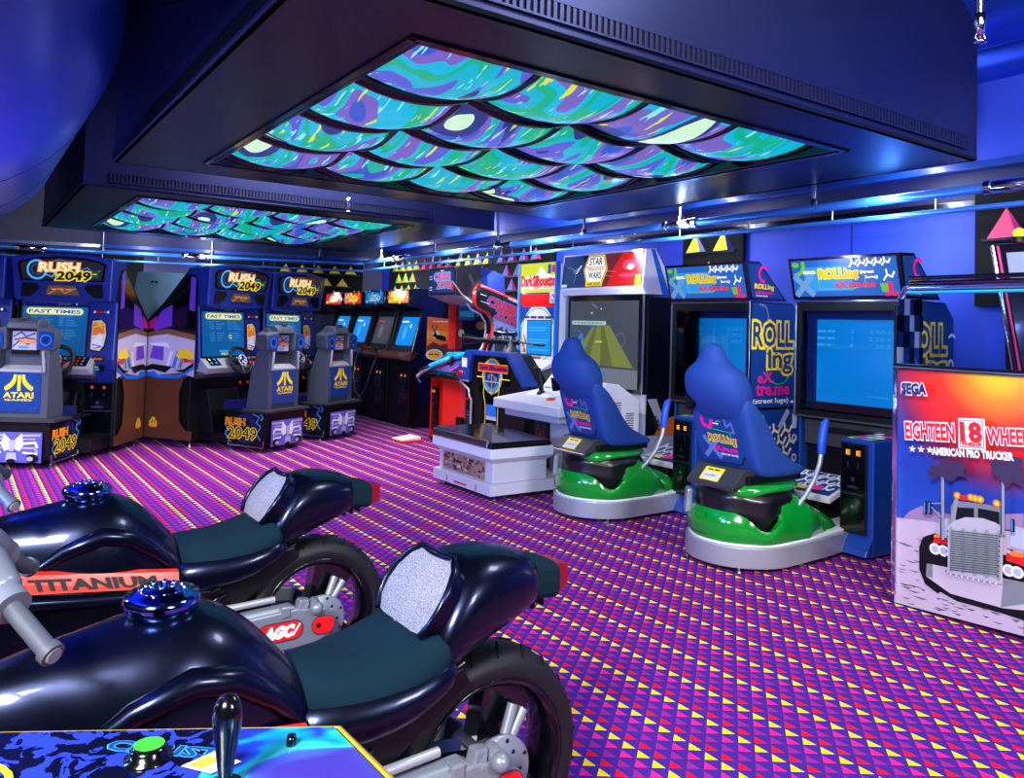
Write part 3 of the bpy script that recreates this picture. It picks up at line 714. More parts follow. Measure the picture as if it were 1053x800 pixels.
    m.box(-.2, .2, .36, .7, .42, .5, 'blue_deep'); m.prism([(.24, .5), (.34, .5), (.3, .9), (.22, 1.1), (.2, 1.1)], 'x', -.16, .16, 'blue_deep')
    m.build('seat_shell', t, bevel=.014, seg=3)
    m = MB()
    for s_ in (-1, 1): m.hexa([(s_ * .13, .04, 1.06), (s_ * .29, .04, 1.06), (s_ * .25, .24, 1.08), (s_ * .14, .24, 1.08), (s_ * .13, .03, 1.27), (s_ * .31, .05, 1.24), (s_ * .26, .24, 1.24), (s_ * .14, .24, 1.29)], 'shell')
    m.prism([(.03, 1.25), (.05, 1.31), (.1, 1.345), (.2, 1.34), (.25, 1.25)], 'x', -.14, .14, 'shell'); m.box(-.03, .03, .06, .14, 1.33, 1.365, 'dark_grey')
    hd = m.build('headrest', t, bevel=.016, seg=3)
    m = MB(); A = Art(m, (-.11, .10, 1.06), (1, 0, 0), (0, 0, 1)); A.l = 1; m.box(-.115, .115, .1, .13, 1.02, 1.25, 'black'); A.rect(0, .22, 0, .17, 'lavender')
    for q in ([(.01, .12), (.08, .16), (.12, .12), (.2, .15)], [(.01, .03), (.06, .08), (.14, .05), (.21, .09)], [(.02, .09), (.1, .11), (.2, .1)]): A.line(q, .012, 'dark_grey')
    A.text('RUSH', .07, .06, .13, .035, 'orange', .04, 'yellow', .03); A.text('NET', .06, .01, .1, .03, 'skyblue', .03); m.build('instruction_sticker', t)
    for s_ in (-1, 1):
        m = MB(); A = Art(m, (s_ * .225, .026, 1.155), (1, 0, 0), (0, 0, 1)); A.l = 1; A.poly([(-.06, -.07), (.05, -.075), (.07, -.05), (.07, .05), (.05, .075), (-.06, .08)], 'blue_case')
        A.ring(0, 0, .05, .006, 'skyblue', 18); A.ell(0, 0, .03, .03, 'blue_deep', 14); m.build('speaker', hd)
    m = MB(); m.box(-.19, .19, .044, .062, .5, .86, 'blue_art'); A = Art(m, (-.19, .044, .5), (1, 0, 0), (0, 0, 1)); A.l = 1
    A.ring(0, 0, .001, .0005, 'black', 3); arcade_emblem(A, .19, .13, .26, 'yellow')
    for x, z in ((.02, .02), (.36, .02), (.02, .34), (.36, .34), (.19, .02), (.19, .34)): A.ell(x, z, .006, .006, 'black', 8)
    m.build('seat_back_panel', t, bevel=.003)
    for x in (-.32, .32): m = MB(); m.tube([(x, .03, .12), (x, .03, .055), (x, .5, .055), (x, .5, .1)], .009, 'steel', 8); m.build('base_rail', t)
    feet(t, [(-.28, .1), (.28, .1), (-.28, .5), (.28, .5), (-.44, .92), (.44, .92), (-.44, 1.45), (.44, 1.45)], .075)
    return t
mk('art_haze', (196, 186, 206), .4); mk('art_bronze', (150, 104, 80), .35, metal=.4); mk('art_violet', (110, 60, 190), .4)
em('e_race', (10, 96, 168), 1.0); em('e_marq', (34, 30, 30), .6); em('e_green2', (20, 90, 40), .6); em('e_panel', (110, 84, 70), .5); em('e_amber2', (220, 150, 60), .6); mk('e_cream2', (232, 210, 160), .45)
z2 = R(67)
d2 = Vector((math.cos(z2), math.sin(z2), 0))
P2 = Vector((-2.40, 8.575, 0))
racing_cabinet(P2, z2, 'blue and black racing cabinet whose side panel forms the right half of the copper corner')
racing_cabinet(P2 + d2 * 1.03, z2, 'blue and black racing cabinet next to the row of upright gun cabinets')
z1 = R(2.5); d1 = Vector((math.cos(z1), math.sin(z1), 0)); P1 = Vector((-4.42, 7.10, 0))
racing_cabinet(P1, z1, 'blue and black racing cabinet facing the camera, left of the copper corner')
racing_cabinet(P1 - d1 * 1.04, z1, 'blue and black racing cabinet cut off by the left edge of the photo')
# grey sloping board closing the corner between the two groups
mk('board', (196, 200, 202), .4); m = MB(); m.hexa([(-4.38, 9.0, 1.2), (-3.62, 9.05, 1.2), (-3.62, 9.1, 1.2), (-4.38, 9.05, 1.2), (-4.52, 9.5, 1.93), (-3.72, 9.6, 1.93), (-3.72, 9.65, 1.93), (-4.52, 9.55, 1.93)], 'board')
m.box(-4.46, -4.42, 9.42, 9.46, 0, 1.8, 'dark_grey'); m.box(-3.84, -3.80, 9.52, 9.56, 0, 1.8, 'dark_grey')
for x in (-4.3, -3.95):
    for k in (0, 1): m.hexa([(x + .05 * k, 9.36, 1.795), (x + .05 * k + .03, 9.36, 1.795), (x + .05 * k + .03, 9.38, 1.795), (x + .05 * k, 9.38, 1.795), (x + .05 * k, 9.38, 1.82), (x + .05 * k + .03, 9.38, 1.82), (x + .05 * k + .03, 9.4, 1.82), (x + .05 * k, 9.4, 1.82)], 'black')
tag(m.build('corner_board', bevel=.004), 'grey sloping board closing the corner behind the two mirrored copper side panels', 'panel')
# ---------------------------------------------------------------- upright gun cabinets against the far right wall
def gun_cabinet(b, label, marq, screen, poster=False, ctl='blue_case'):
    W = .70
    t = empty('gun_cabinet', AB(4.9, b), RZW, label, 'arcade machine', 'upright gun cabinets')
    side = [(.0, .05), (.0, .98), (.02, 1.02), (.16, 1.60), (.02, 1.63), (-.04, 1.66), (-.02, 1.84), (.06, 1.88), (.72, 1.88), (.78, .05)]
    m = MB()
    m.prism([(.02, .05), (.02, .95), (.09, 1.02), (.26, 1.62), (.26, 1.84), (.74, 1.84), (.76, .05)], 'x', -W / 2 + .02, W / 2 - .02, 'black'); m.build('cabinet_body', t, bevel=.005)
    for s_ in (-1, 1):
        m = MB(); m.prism(side, 'x', s_ * (W / 2 - .02), s_ * W / 2, 'black_gloss')
        if poster and s_ > 0:
            A = Art(m, (W / 2, .12, .9), (0, 1, 0), (0, 0, 1)); A.l = 1
            A.poly([(.12, .08), (.6, .0), (.6, .57), (.12, .6)], 'orange'); A.poly([(.12, .3), (.6, .28), (.6, .4), (.12, .42)], 'orange2'); A.ell(.26, .36, .06, .06, 'cream', 20)
            A.poly([(.20, .34), (.24, .33), (.27, .3), (.42, .27), (.42, .33), (.36, .35), (.27, .36), (.24, .42), (.22, .42), (.235, .38)], 'black'); A.line([(.23, .41), (.2, .46), (.21, .5)], .01, 'black'); A.line([(.24, .41), (.27, .46), (.26, .5)], .01, 'black')
            A.poly([(.12, .2), (.22, .26), (.32, .22), (.45, .24), (.6, .2), (.6, .0), (.12, .08)], 'brown'); A.line([(.48, .5), (.5, .4), (.56, .34), (.58, .2)], .03, 'lavender'); A.ell(.5, .45, .03, .04, 'white', 12)
            A.ell(.24, .09, .13, .075, 'white', 20); A.ell(.24, .09, .11, .06, 'yellow', 20); A.text('HUNTING', .15, .075, .18, .035, 'red', .03)
            A.text('HUNTING IN THE WILD', .2, .53, .3, .022, 'white', .03)
        m.build('side_panel', t, bevel=.004)
    m = MB(); A = Art(m, (-W / 2 + .03, -.028, 1.665), (1, 0, 0), (0, .0, 1)); A.rect(0, W - .06, 0, .19, 'black'); A.rect(.02, W - .08, .012, .175, marq[0])
    for k in range(9): A.ell(.07 + .06 * k % .5, .04 + .03 * ((k * 3) % 5), .05, .02, marq[1 + k % 2], 10, rot=k)
    A.poly([(.14, .05), (.30, .04), (.50, .055), (.55, .10), (.44, .14), (.22, .135)], marq[4]); A.line([(.18, .07), (.26, .12), (.34, .07), (.42, .12), (.5, .08)], .018, marq[0]); m.prism([(-.026, 1.66), (.2, 1.62), (.3, 1.86), (-.026, 1.86)], 'x', -W / 2 + .03, W / 2 - .03, 'black'); m.build('marquee', t)
    m = MB(); A = Art(m, (-W / 2 + .03, .035, .985), (1, 0, 0), (0, .0, 1)); O = Vector((-W / 2 + .03, .05, 1.03))
    A = Art(m, O, (1, 0, 0), (0, .17, .56)); A.l = 2; w = W - .06
    A.rect(0, w, 0, .57, 'dark_grey'); A.poly(rr(.05, w - .05, .05, .50, .03), 'black'); A.poly(rr(.07, w - .07, .07, .48, .03), screen)
    A.ell(w * .4, .25, .06, .1, 'e_bluelt' if screen != 'e_grey' else 'e_greylt', 12); A.ell(w * .6, .35, .02, .03, 'e_white', 10) if screen == 'e_screen' else A.ell(w * .5, .3, .03, .02, 'e_red', 8)
    A.rect(.1, .3, .4, .42, 'e_white' if screen == 'e_screen' else 'e_red'); m.build('screen', t)
    m = MB(); m.prism([(-.14, .92), (-.14, .96), (.1, 1.04), (.12, 1.0), (.02, .9)], 'x', -W / 2, W / 2, ctl); A = Art(m, (-W / 2, -.14, .961), (1, 0, 0), (0, .24, .08)); A.l = 1
    for x, c in ((.1, 'yellow'), (.2, 'red'), (.5, 'yellow'), (.6, 'red')): A.ell(x, .08, .018, .018, c, 10)
    m.build('control_shelf', t, bevel=.006)
    coin_door(t, (.02, .02, .25), (1, 0, 0), .28, .5)
    feet(t, [(-.3, .06), (.3, .06), (-.3, .7), (.3, .7)], .05)
    return t
mk('orange2', (252, 160, 50), .5)
pp = .765
gun_cabinet(-9.73, 'black upright gun cabinet with a yellow sign and an orange hunting poster on its side', ('e_orange', 'e_yellow', 'e_cream', 'WILD', 'e_yellow'), 'e_screen', True, 'brown')
gun_cabinet(-9.73 - pp, 'black upright gun cabinet with a blue top sign and a dark grey screen', ('e_blue', 'e_bluelt', 'e_cyan', 'WOLF', 'e_pale'), 'e_grey', False, 'brown')
gun_cabinet(-9.73 - 2 * pp, 'black upright gun cabinet with a red and orange top sign and a blue screen', ('e_red', 'e_orange', 'e_yellow', 'COBRA', 'e_yellow'), 'e_screen')
gun_cabinet(-9.73 - 3 * pp, 'black upright gun cabinet farthest left of its row, mostly behind a seat back', ('e_red', 'e_yellow', 'e_red', 'BEAST', 'e_cream'), 'e_screen')
# red light gun on its shelf, with its loop of cable
def toy_gun(loc, rz, body, label, cable):
    t = empty('light_gun', loc, rz, label, 'toy gun')
    m = MB(); m.tube([(-.02, 0, .035), (.17, 0, .05)], [.02, .016], body, 10); m.ball((.02, 0, .04), .032, body, 12, (1.3, .7, .9)); m.box(-.05, .06, -.014, .014, .03, .055, body); m.build('barrel', t, bevel=.003)
    m = MB(); m.hexa([(-.09, -.015, -.02), (-.05, -.015, -.03), (-.05, .015, -.03), (-.09, .015, -.02), (-.05, -.015, .05), (0, -.015, .05), (0, .015, .05), (-.05, .015, .05)], body); m.build('grip', t, bevel=.006)
    m = MB(); m.tube([(.0, 0, .015), (.025, 0, -.005), (.045, 0, .02)], .004, 'black', 6); m.build('trigger_guard', t)
    m = MB(); m.tube(cable, .011, 'steel', 8); m.build('cable', t)
    return t
E1 = AB(4.80, -10.62, .99)
toy_gun(E1, RZW + .3, 'red_paint', 'red toy pistol on a steel cable, lying on the shelf of a gun cabinet', [(-.07, -.01, .0), (-.12, -.05, -.1), (-.13, -.08, -.35), (-.04, -.12, -.58), (.07, -.12, -.66), (.18, -.13, -.55), (.3, -.1, -.2), (.33, -.03, -.02), (.3, .05, .02)])
E2 = AB(4.80, -10.22, 1.0)
toy_gun(E2, RZW - .5, 'dark_grey', 'dark toy pistol lying right of the red one on the gun cabinet shelf', [(-.07, 0, .0), (-.1, .05, -.02), (-.12, .1, .0)])

# ---------------------------------------------------------------- red gun game with overhanging sign
def red_game():
    t = empty('red_gun_game', AB(4.75, -8.08), RZW, 'red gun game with an overhanging sign box and a cyan gun on its sloping desk', 'arcade machine')
    W = .98; h = W / 2
    m = MB(); m.prism([(-h + .04, .0), (-h, .12), (-.1, -.02), (h - .24, .0), (h, .16), (h, .7), (-h, .7)], 'z', .03, .80, 'red_paint')
    m.build('pedestal', t, bevel=.008)
    m = MB(); m.box(.16, .3, .0, .03, .10, .34, 'black_matte'); o = m.build('pedestal_recess', t); o.location = (.03, -.012, 0)
    coin_door(t, (-h + .01, .04, .12), (1, -.12, 0), .17, .52)
    # sloping desk with striped print
    desk = [(-.08, .76), (-.10, .80), (-.06, .84), (.30, 1.08), (.34, 1.06), (.3, .98)]
    m = MB(); m.prism(desk, 'x', -h - .03, h - .1, 'black_gloss'); A = Art(m, (-h - .03, -.062, .842), (1, 0, 0), (0, .36, .24)); A.l = 3
    A.poly([(.02, .0), (.86, .0), (.86, .42), (.02, .42)], 'blue_art')
    for k, c in enumerate(('grey', 'black', 'red', 'dark_grey', 'magenta', 'blue_bright', 'pink', 'black', 'lavender')): A.poly([(.04 + .09 * k, .02), (.085 + .09 * k, .02), (min(.86, .085 + .09 * k + .12), .4), (min(.85, .04 + .09 * k + .12), .4)], c)
    A.text('SERIOUSLY', .5, .33, .3, .05, 'pink', .04); m.build('control_desk', t, bevel=.008)
    m = MB()
    for dx in (0, .05): m.tube([(h - .12 - dx, -.08, .86), (h - .11 - dx, .1, 1.0), (h - .1 - dx, .22, 1.14), (h - .1 - dx, .3, 1.3)], .016, ('red', 'silver')[dx > 0], 8)
    m.build('desk_rail', t)
    m = MB(); m.tube([(-h + .1, -.12, .84), (-h + .28, .1, 1.0)], .022, 'silver', 8); m.tube([(-h + .02, -.18, .76), (-h + .12, -.10, .88)], .02, 'silver', 8); m.tube([(-h + .02, -.18, .76), (-h + .04, -.14, .69)], .014, 'chrome', 8); m.build('gun_holder', t)
    # monitor tower
    m = MB(); m.box(-h + .1, h - .04, .30, .62, .05, 1.76, 'black'); m.box(-h + .07, -h + .10, .2, .5, 1.1, 1.78, 'red_paint'); A = Art(m, (-h + .12, .30, 1.1), (1, 0, 0), (0, 0, 1)); A.l = 2
    A.rect(.0, .7, .0, .64, 'glass_dark'); A.poly(rr(.04, .42, .36, .60, .03), 'e_navy'); A.rect(.07, .39, .40, .47, 'e_cyan2'); A.rect(.07, .39, .53, .56, 'e_cyan2'); A.ell(.12, .2, .07, .05, 'e_greylt', 12); A.ell(.5, .5, .08, .1, 'e_navy', 12); A.ell(.55, .3, .1, .05, 'brown', 12)
    m.build('monitor', t, bevel=.004)
    # right side print with the red swept edge
    prof = [(.02, 1.80), (.06, 1.86), (.72, 1.66), (.72, .04), (.1, .04), (.08, .8), (.18, 1.05), (.26, 1.2), (.28, 1.42), (.22, 1.54), (.05, 1.62)]
    m = MB(); m.prism(prof, 'x', h - .04, h, 'black')
    A = Art(m, (h, 0, 0), (0, 1, 0), (0, 0, 1)); A.l = 1
    A.poly([(.28, 1.42), (.24, 1.5), (.72, 1.36), (.72, .8), (.16, .92), (.25, 1.18)], 'art_mono')
    A.poly([(.3, 1.36), (.4, 1.40), (.46, 1.2), (.4, 1.1), (.3, 1.1)], 'dark_grey'); A.ell(.52, 1.22, .07, .12, 'dark_grey', 14); A.ell(.5, 1.30, .03, .04, 'lavender', 10); A.ell(.36, 1.3, .035, .045, 'lavender', 10)
    A.ell(.48, .95, .2, .12, 'lavender', 18); A.line([(.34, .88), (.42, 1.04), (.5, 1.06), (.6, .98)], .02, 'white'); A.line([(.4, .86), (.48, 1.0), (.56, 1.0)], .016, 'grey')
    for k in range(7): A.line([(.2 + .07 * k, .8 + .02 * k), (.26 + .07 * k, .9)], .012, ('white', 'dark_grey')[k % 2])
    A.poly([(.05, 1.62), (.06, 1.82), (.72, 1.62), (.72, 1.36), (.3, 1.5), (.22, 1.54)], 'black')
    A.text('CRISIS', .17, 1.645, .42, .10, 'blue_bright', .12, rot=-.30); A.text('ZONE', .28, 1.50, .38, .10, 'blue_bright', .12, rot=-.30)
    A.text('CRISIS', .17, 1.645, .42, .10, 'red', .05, rot=-.30); A.text('ZONE', .28, 1.50, .38, .10, 'red', .05, rot=-.30)
    A.text('NAMCO', .46, 1.715, .2, .03, 'white', .05, rot=-.30); A.line([(.08, 1.76), (.16, 1.74)], .008, 'white'); A.line([(.08, 1.68), (.2, 1.65)], .008, 'white')
    m.build('side_panel', t)
    m = MB(); e = [(.72, 1.665), (.06, 1.86), (.02, 1.80), (.02, 1.66), (.07, 1.6), (.2, 1.55), (.27, 1.46), (.28, 1.36), (.25, 1.18), (.17, 1.02), (.04, .94)]
    m.tube([(h - .02, y, z) for y, z in e], .022, 'red', 8); m.tube([(h - .09, y - .05, z - .02) for y, z in e[3:]], .012, 'silver', 8); m.build('side_trim', t)
    # overhanging sign box on its arm
    m = MB(); m.prism([(-.36, 1.74), (-.36, 2.05), (-.3, 2.09), (-.02, 2.09), (.04, 2.0), (.04, 1.74)], 'x', -.44, .22, 'dark_grey'); m.prism([(-.36, 1.74), (.04, 1.74), (.18, 1.64), (-.1, 1.66)], 'x', -.40, .2, 'shell_light')
    m.prism([(-.05, 2.08), (.22, 2.0), (.24, 1.76), (.04, 1.74)], 'x', .05, .34, 'blue_housing')
    A = Art(m, (-.44, -.36, 1.74), (1, 0, 0), (0, 0, 1)); A.l = 3; A.poly(rr(.02, .64, .015, .33, .04), 'black'); A.poly(rr(.04, .62, .035, .31, .03), 'e_navy2')
    A.text('CRISIS', .14, .185, .38, .085, 'e_bluelt', .12); A.text('CRISIS', .14, .185, .38, .085, 'e_pink', .04); A.text('ZONE', .22, .09, .32, .08, 'e_bluelt', .12); A.text('ZONE', .22, .09, .32, .08, 'e_red', .04)
    A.text('NAMCO', .3, .29, .08, .015, 'e_white', .04); A.rect(.56, .61, .06, .16, 'e_red')
    for yy in (.07, .1, .2, .23): A.line([(.04, yy), (.1, yy + .005)], .006, 'e_white')
    o = m.build('sign_box', t, bevel=.012); o.location = (.04, .26, 0)
    m = MB(); m.tube([(.30, -.1, 1.98), (.34, -.02, 1.80), (.40, .06, 1.66), (h - .03, .12, 1.44)], .028, 'dark_grey', 10); m.tube([(.25, -.3, 1.9), (.29, -.2, 1.76), (.36, -.1, 1.66)], .010, 'silver', 8); o = m.build('sign_arm', t); o.location = (.02, .14, 0)
    # foot pedal
    m = MB(); m.box(-h + .02, -h + .30, -.50, -.22, .0, .03, 'red_paint'); m.hexa([(-h + .03, -.5, .03), (-h + .29, -.5, .03), (-h + .29, -.24, .03), (-h + .03, -.24, .03), (-h + .03, -.5, .04), (-h + .29, -.5, .04), (-h + .29, -.25, .07), (-h + .03, -.25, .07)], 'white'); m.build('foot_pedal', t, bevel=.004)
    # mounted cyan gun
    m = MB(); c1 = 'cyan_gun'; g0 = Vector((-.13, .08, 1.0)); d = Vector((-.55, -.55, -.32)).normalized()
    m.tube([g0, g0 + d * .28], [.035, .028], c1, 8); m.tube([g0 + d * .28, g0 + d * .42], .017, 'black', 8); m.tube([g0 - d * .02, g0 + Vector((.28, .10, .07))], [.045, .03], c1, 8)
    m.tube([g0 + Vector((.05, 0, .0)), g0 + Vector((.14, -.1, -.06))], [.03, .022], 'black', 8); m.tube([g0 + Vector((-.02, 0, .02)), g0 + Vector((.03, .12, .06))], [.03, .02], c1, 8); m.box(g0.x - .06, g0.x + .1, g0.y - .02, g0.y + .04, g0.z + .02, g0.z + .07, c1)
    m.build('mounted_gun', t, bevel=.006)
    feet(t, [(-h + .1, .05), (h - .1, .1), (h - .1, .6), (-h + .15, .58)], .05)
mk('art_mono', (150, 156, 200), .45); em('e_cyan2', (20, 110, 150), .6); em('e_navy2', (18, 50, 120), .8); mk('cyan_gun', (30, 178, 232), .3, coat=.4)
red_game()

# ---------------------------------------------------------------- sniper game: rifle pedestal in front of its monitor
def sniper_game():
    t = empty('sniper_game', AB(4.3, -6.72), RZW, 'sniper game with a yellow and white sign and a black rifle on its pedestal', 'arcade machine')
    m = MB(); front = [(-.55, .05), (-.55, .70), (-.62, .80), (-.62, .93), (-.5, 1.10), (.30, 1.10), (.5, .92), (.62, .8), (.55, .05)]
    m.prism(front, 'y', .02, .30, 'black'); m.build('gun_pedestal', t, bevel=.008)
    m = MB(); rim = [(-.62, .80), (-.62, .93), (-.5, 1.10), (.30, 1.10), (.62, .80)]
    m.prism([(-.64, .80), (-.64, .94), (-.5, 1.13), (.31, 1.13), (.64, .82), (.6, .78), (.29, 1.08), (-.36, 1.08), (-.42, .92), (-.42, .80)], 'y', -.03, .14, 'blue_case'); m.prism([(-.5, 1.08), (-.46, 1.12), (.29, 1.12), (.31, 1.08)], 'y', .14, .29, 'blue_case')
    A = Art(m, (-.62, -.03, .8), (1, 0, 0), (0, 0, 1)); A.l = 2; A.rect(.06, .17, .14, .24, 'white'); A.rect(.07, .16, .21, .235, 'yellow'); m.lathe([(.03, -.075), (.03, -.03)], 'red', (-.57, 0, .87), 'y', 14); A.ell(.05, .07, .035, .03, 'white', 14); A.ell(.05, .07, .028, .024, 'red', 14)
    m.build('blue_top_frame', t, bevel=.01)
    m = MB(); m.tube([(-.6, -.02, .80), (-.6, -.02, .77), (-.42, -.02, .70), (-.40, -.02, .62), (-.36, -.02, .6), (-.36, -.02, .08)], .012, 'silver', 8); m.tube([(-.6, -.02, .79), (-.42, -.02, .79)], .01, 'silver', 8); m.build('edge_moulding', t)
    m = MB(); A = Art(m, (-.36, .019, .05), (1, 0, 0), (0, 0, 1)); A.l = 1
    A.poly([(.06, .66), (.06, .96), (.28, .98), (.62, .96), (.68, .84), (.68, .74), (.44, .72), (.44, .0), (.16, .0), (.16, .6)], 'black_gloss')
    A.ring(.34, .82, .19, .02, 'yellow', 24); A.ring(.34, .82, .17, .04, 'cyan', 24); A.ell(.34, .82, .13, .13, 'blue_deep', 24); A.ring(.34, .76, .08, .012, 'grey', 16); A.line([(.2, .76), (.48, .76)], .012, 'lavender'); A.line([(.34, .62), (.34, .92)], .012, 'lavender')
    for a, r in ((.6, .06), (2.2, .05), (4, .05), (5.3, .06)): A.ell(.34 + .09 * math.cos(a), .74 + .09 * math.sin(a), r * .5, r * .45, 'grey', 10)
    A.rect(.08, .64, .86, .95, 'yellow'); A.rect(.085, .635, .866, .944, 'red'); A.text('Dark Silhouette', .1, .885, .52, .045, 'blue_deep', .05)
    A.line([(.06, .8), (.2, .8), (.2, .62), (.24, .5), (.24, .0)], .012, 'yellow'); A.line([(.68, .8), (.5, .8), (.48, .5), (.48, .0)], .012, 'yellow')
    A.poly([(.26, .52), (.44, .52), (.46, .40), (.26, .40)], 'blue_bright'); A.rect(.26, .46, .36, .4, 'lavender'); A.ring(.36, .25, .08, .02, 'olive', 20); A.ell(.36, .25, .06, .06, 'dark_grey', 16); A.ell(.35, .27, .03, .02, 'white', 10); A.poly([(.24, .0), (.32, .0), (.42, .2), (.36, .2)], 'olive')
    m.build('front_print', t)
    coin_door(t, (-.53, .02, .18), (1, 0, 0), .15, .46, 'e_led')
    # rifle on a swivel
    m = MB(); y = .18; z = 1.26
    m.tube([(-.66, y - .12, z - .01), (-.46, y - .07, z - .02), (-.3, y - .02, z - .02)], [.042, .03, .026], 'black', 10); m.hexa([(-.68, y - .15, z - .08), (-.5, y - .1, z - .05), (-.5, y - .06, z - .05), (-.68, y - .11, z - .08), (-.68, y - .15, z + .045), (-.5, y - .1, z + .02), (-.5, y - .06, z + .02), (-.68, y - .11, z + .045)], 'black')
    m.tube([(-.3, y - .02, z - .02), (.1, y + .08, z - .03)], [.036, .028], 'black', 10); m.tube([(.1, y + .08, z - .025), (.42, y + .18, z - .045)], .010, 'dark_grey', 8); m.tube([(.3, y + .14, z - .04), (.42, y + .18, z - .045)], .015, 'black', 8)
    m.tube([(-.22, y, z + .06), (-.16, y + .01, z + .06), (-.12, y + .02, z + .06), (.0, y + .05, z + .058), (.06, y + .07, z + .058)], [.036, .036, .022, .022, .032], 'black_gloss', 12)
    m.tube([(-.1, y + .02, z + .05), (-.1, y + .02, z)], .012, 'silver', 6); m.tube([(.0, y + .05, z + .05), (.0, y + .05, z - .02)], .012, 'silver', 6); m.tube([(-.06, y + .03, z + .08), (-.06, y + .03, z + .11)], .014, 'black', 8)
    m.tube([(-.26, y - .02, z - .03), (-.30, y - .03, z - .13)], [.024, .02], 'black', 8); m.build('rifle', t)
    m = MB(); m.lathe([(.11, 1.10), (.1, 1.14), (.05, 1.17), (.03, 1.25)], 'dark_grey', (.02, y + .05, 0), n=16); m.build('swivel_mount', t)
    for o in t.children:
        for v in o.data.vertices: v.co.x = -.23 + v.co.x * 1.0; v.co.y += .30
    # monitor cabinet
    W = .68; h = W / 2; y0 = .80; cx = -.135
    m = MB(); m.box(cx - h, cx + h, y0 + .02, y0 + .7, .05, 2.08, 'white'); m.box(cx - h - .005, cx - h + .02, y0 - .02, y0 + .04, .9, 2.1, 'skyblue'); m.box(cx + h - .02, cx + h + .005, y0 - .02, y0 + .04, .9, 2.1, 'blue_bright'); m.build('monitor_cabinet', t, bevel=.006)
    m = MB(); A = Art(m, (cx - h + .02, y0 + .0, 1.775), (1, 0, 0), (0, 0, 1)); A.l = 1; A.rect(0, W - .04, 0, .32, 'e_lime'); m.box(cx - h + .01, cx + h - .01, y0 + .0, y0 + .02, 1.76, 2.1, 'blue_case')
    A.rect(.02, W - .06, .04, .14, 'e_white'); A.poly([(.02, .04), (.02, .17), (.3, .19), (.33, .24), (.38, .28), (.43, .24), (.46, .2), (.64, .17), (.64, .04)], 'e_white'); A.rect(.57, .65, .21, .29, 'e_red'); A.rect(.5, .56, .2, .3, 'e_blue')
    A.text('Dark', .025, .075, .2, .105, 'e_red', .07); A.text('Silhouette', .24, .075, .385, .105, 'e_red', .07); A.text('SILENT SCOPE 2', .25, .045, .37, .028, 'e_pink', .04); m.build('marquee', t)
    m = MB(); m.prism([(y0 + .0, 1.76), (y0 + .02, 1.62), (y0 + .12, 1.62), (y0 + .12, 1.76)], 'x', cx - h + .02, cx + h - .02, 'red'); m.build('red_valance', t)
    m = MB(); A = Art(m, (cx - h + .02, y0 + .018, 1.06), (1, 0, 0), (0, 0, 1)); A.l = 1; w = W - .04
    A.rect(0, w, 0, .56, 'offwhite'); A.poly([(.0, .36), (.12, .5), (.2, .56), (.0, .56)], 'blue_case'); A.poly([(w, .36), (w - .12, .5), (w - .2, .56), (w, .56)], 'blue_case')
    A.ring(w / 2, .26, .31, .014, 'green', 32, sy=.95); A.text('AIMING IN RELATION', .05, .43, w - .1, .04, 'dark_grey', .02)
    A.rect(.13, w - .07, .04, .42, 'black'); A.rect(.14, w - .08, .05, .41, 'e_screen')
    for yy, ww in ((.33, .34), (.30, .3), (.2, .36), (.17, .32), (.09, .36)): A.rect(.17, .17 + ww, yy, yy + .014, 'e_bluelt')
    A.line([(.06, .08), (.1, .1), (.06, .14), (.1, .2), (.07, .25)], .02, 'orange'); A.rect(.25, .4, .005, .02, 'dark_grey'); m.build('screen', t)
    m = MB(); m.hexa([(cx - h, .62, .95), (cx + h, .62, .95), (cx + h, y0 + .02, 1.0), (cx - h, y0 + .02, 1.0), (cx - h, .62, .97), (cx + h, .62, .97), (cx + h, y0 + .02, 1.06), (cx - h, y0 + .02, 1.06)], 'offwhite')
    m.hexa([(cx - h + .05, .66, .98), (cx - .05, .66, .98), (cx - .05, .75, 1.03), (cx - h + .05, .75, 1.03), (cx - h + .05, .66, .99), (cx - .05, .66, .99), (cx - .05, .75, 1.04), (cx - h + .05, .75, 1.04)], 'yellow'); m.build('sloping_shelf', t)
    feet(t, [(-.73, .36), (.27, .36), (-.73, .55), (.27, .55), (cx - .3, 1.4), (cx + .3, 1.4)], .06)
sniper_game()
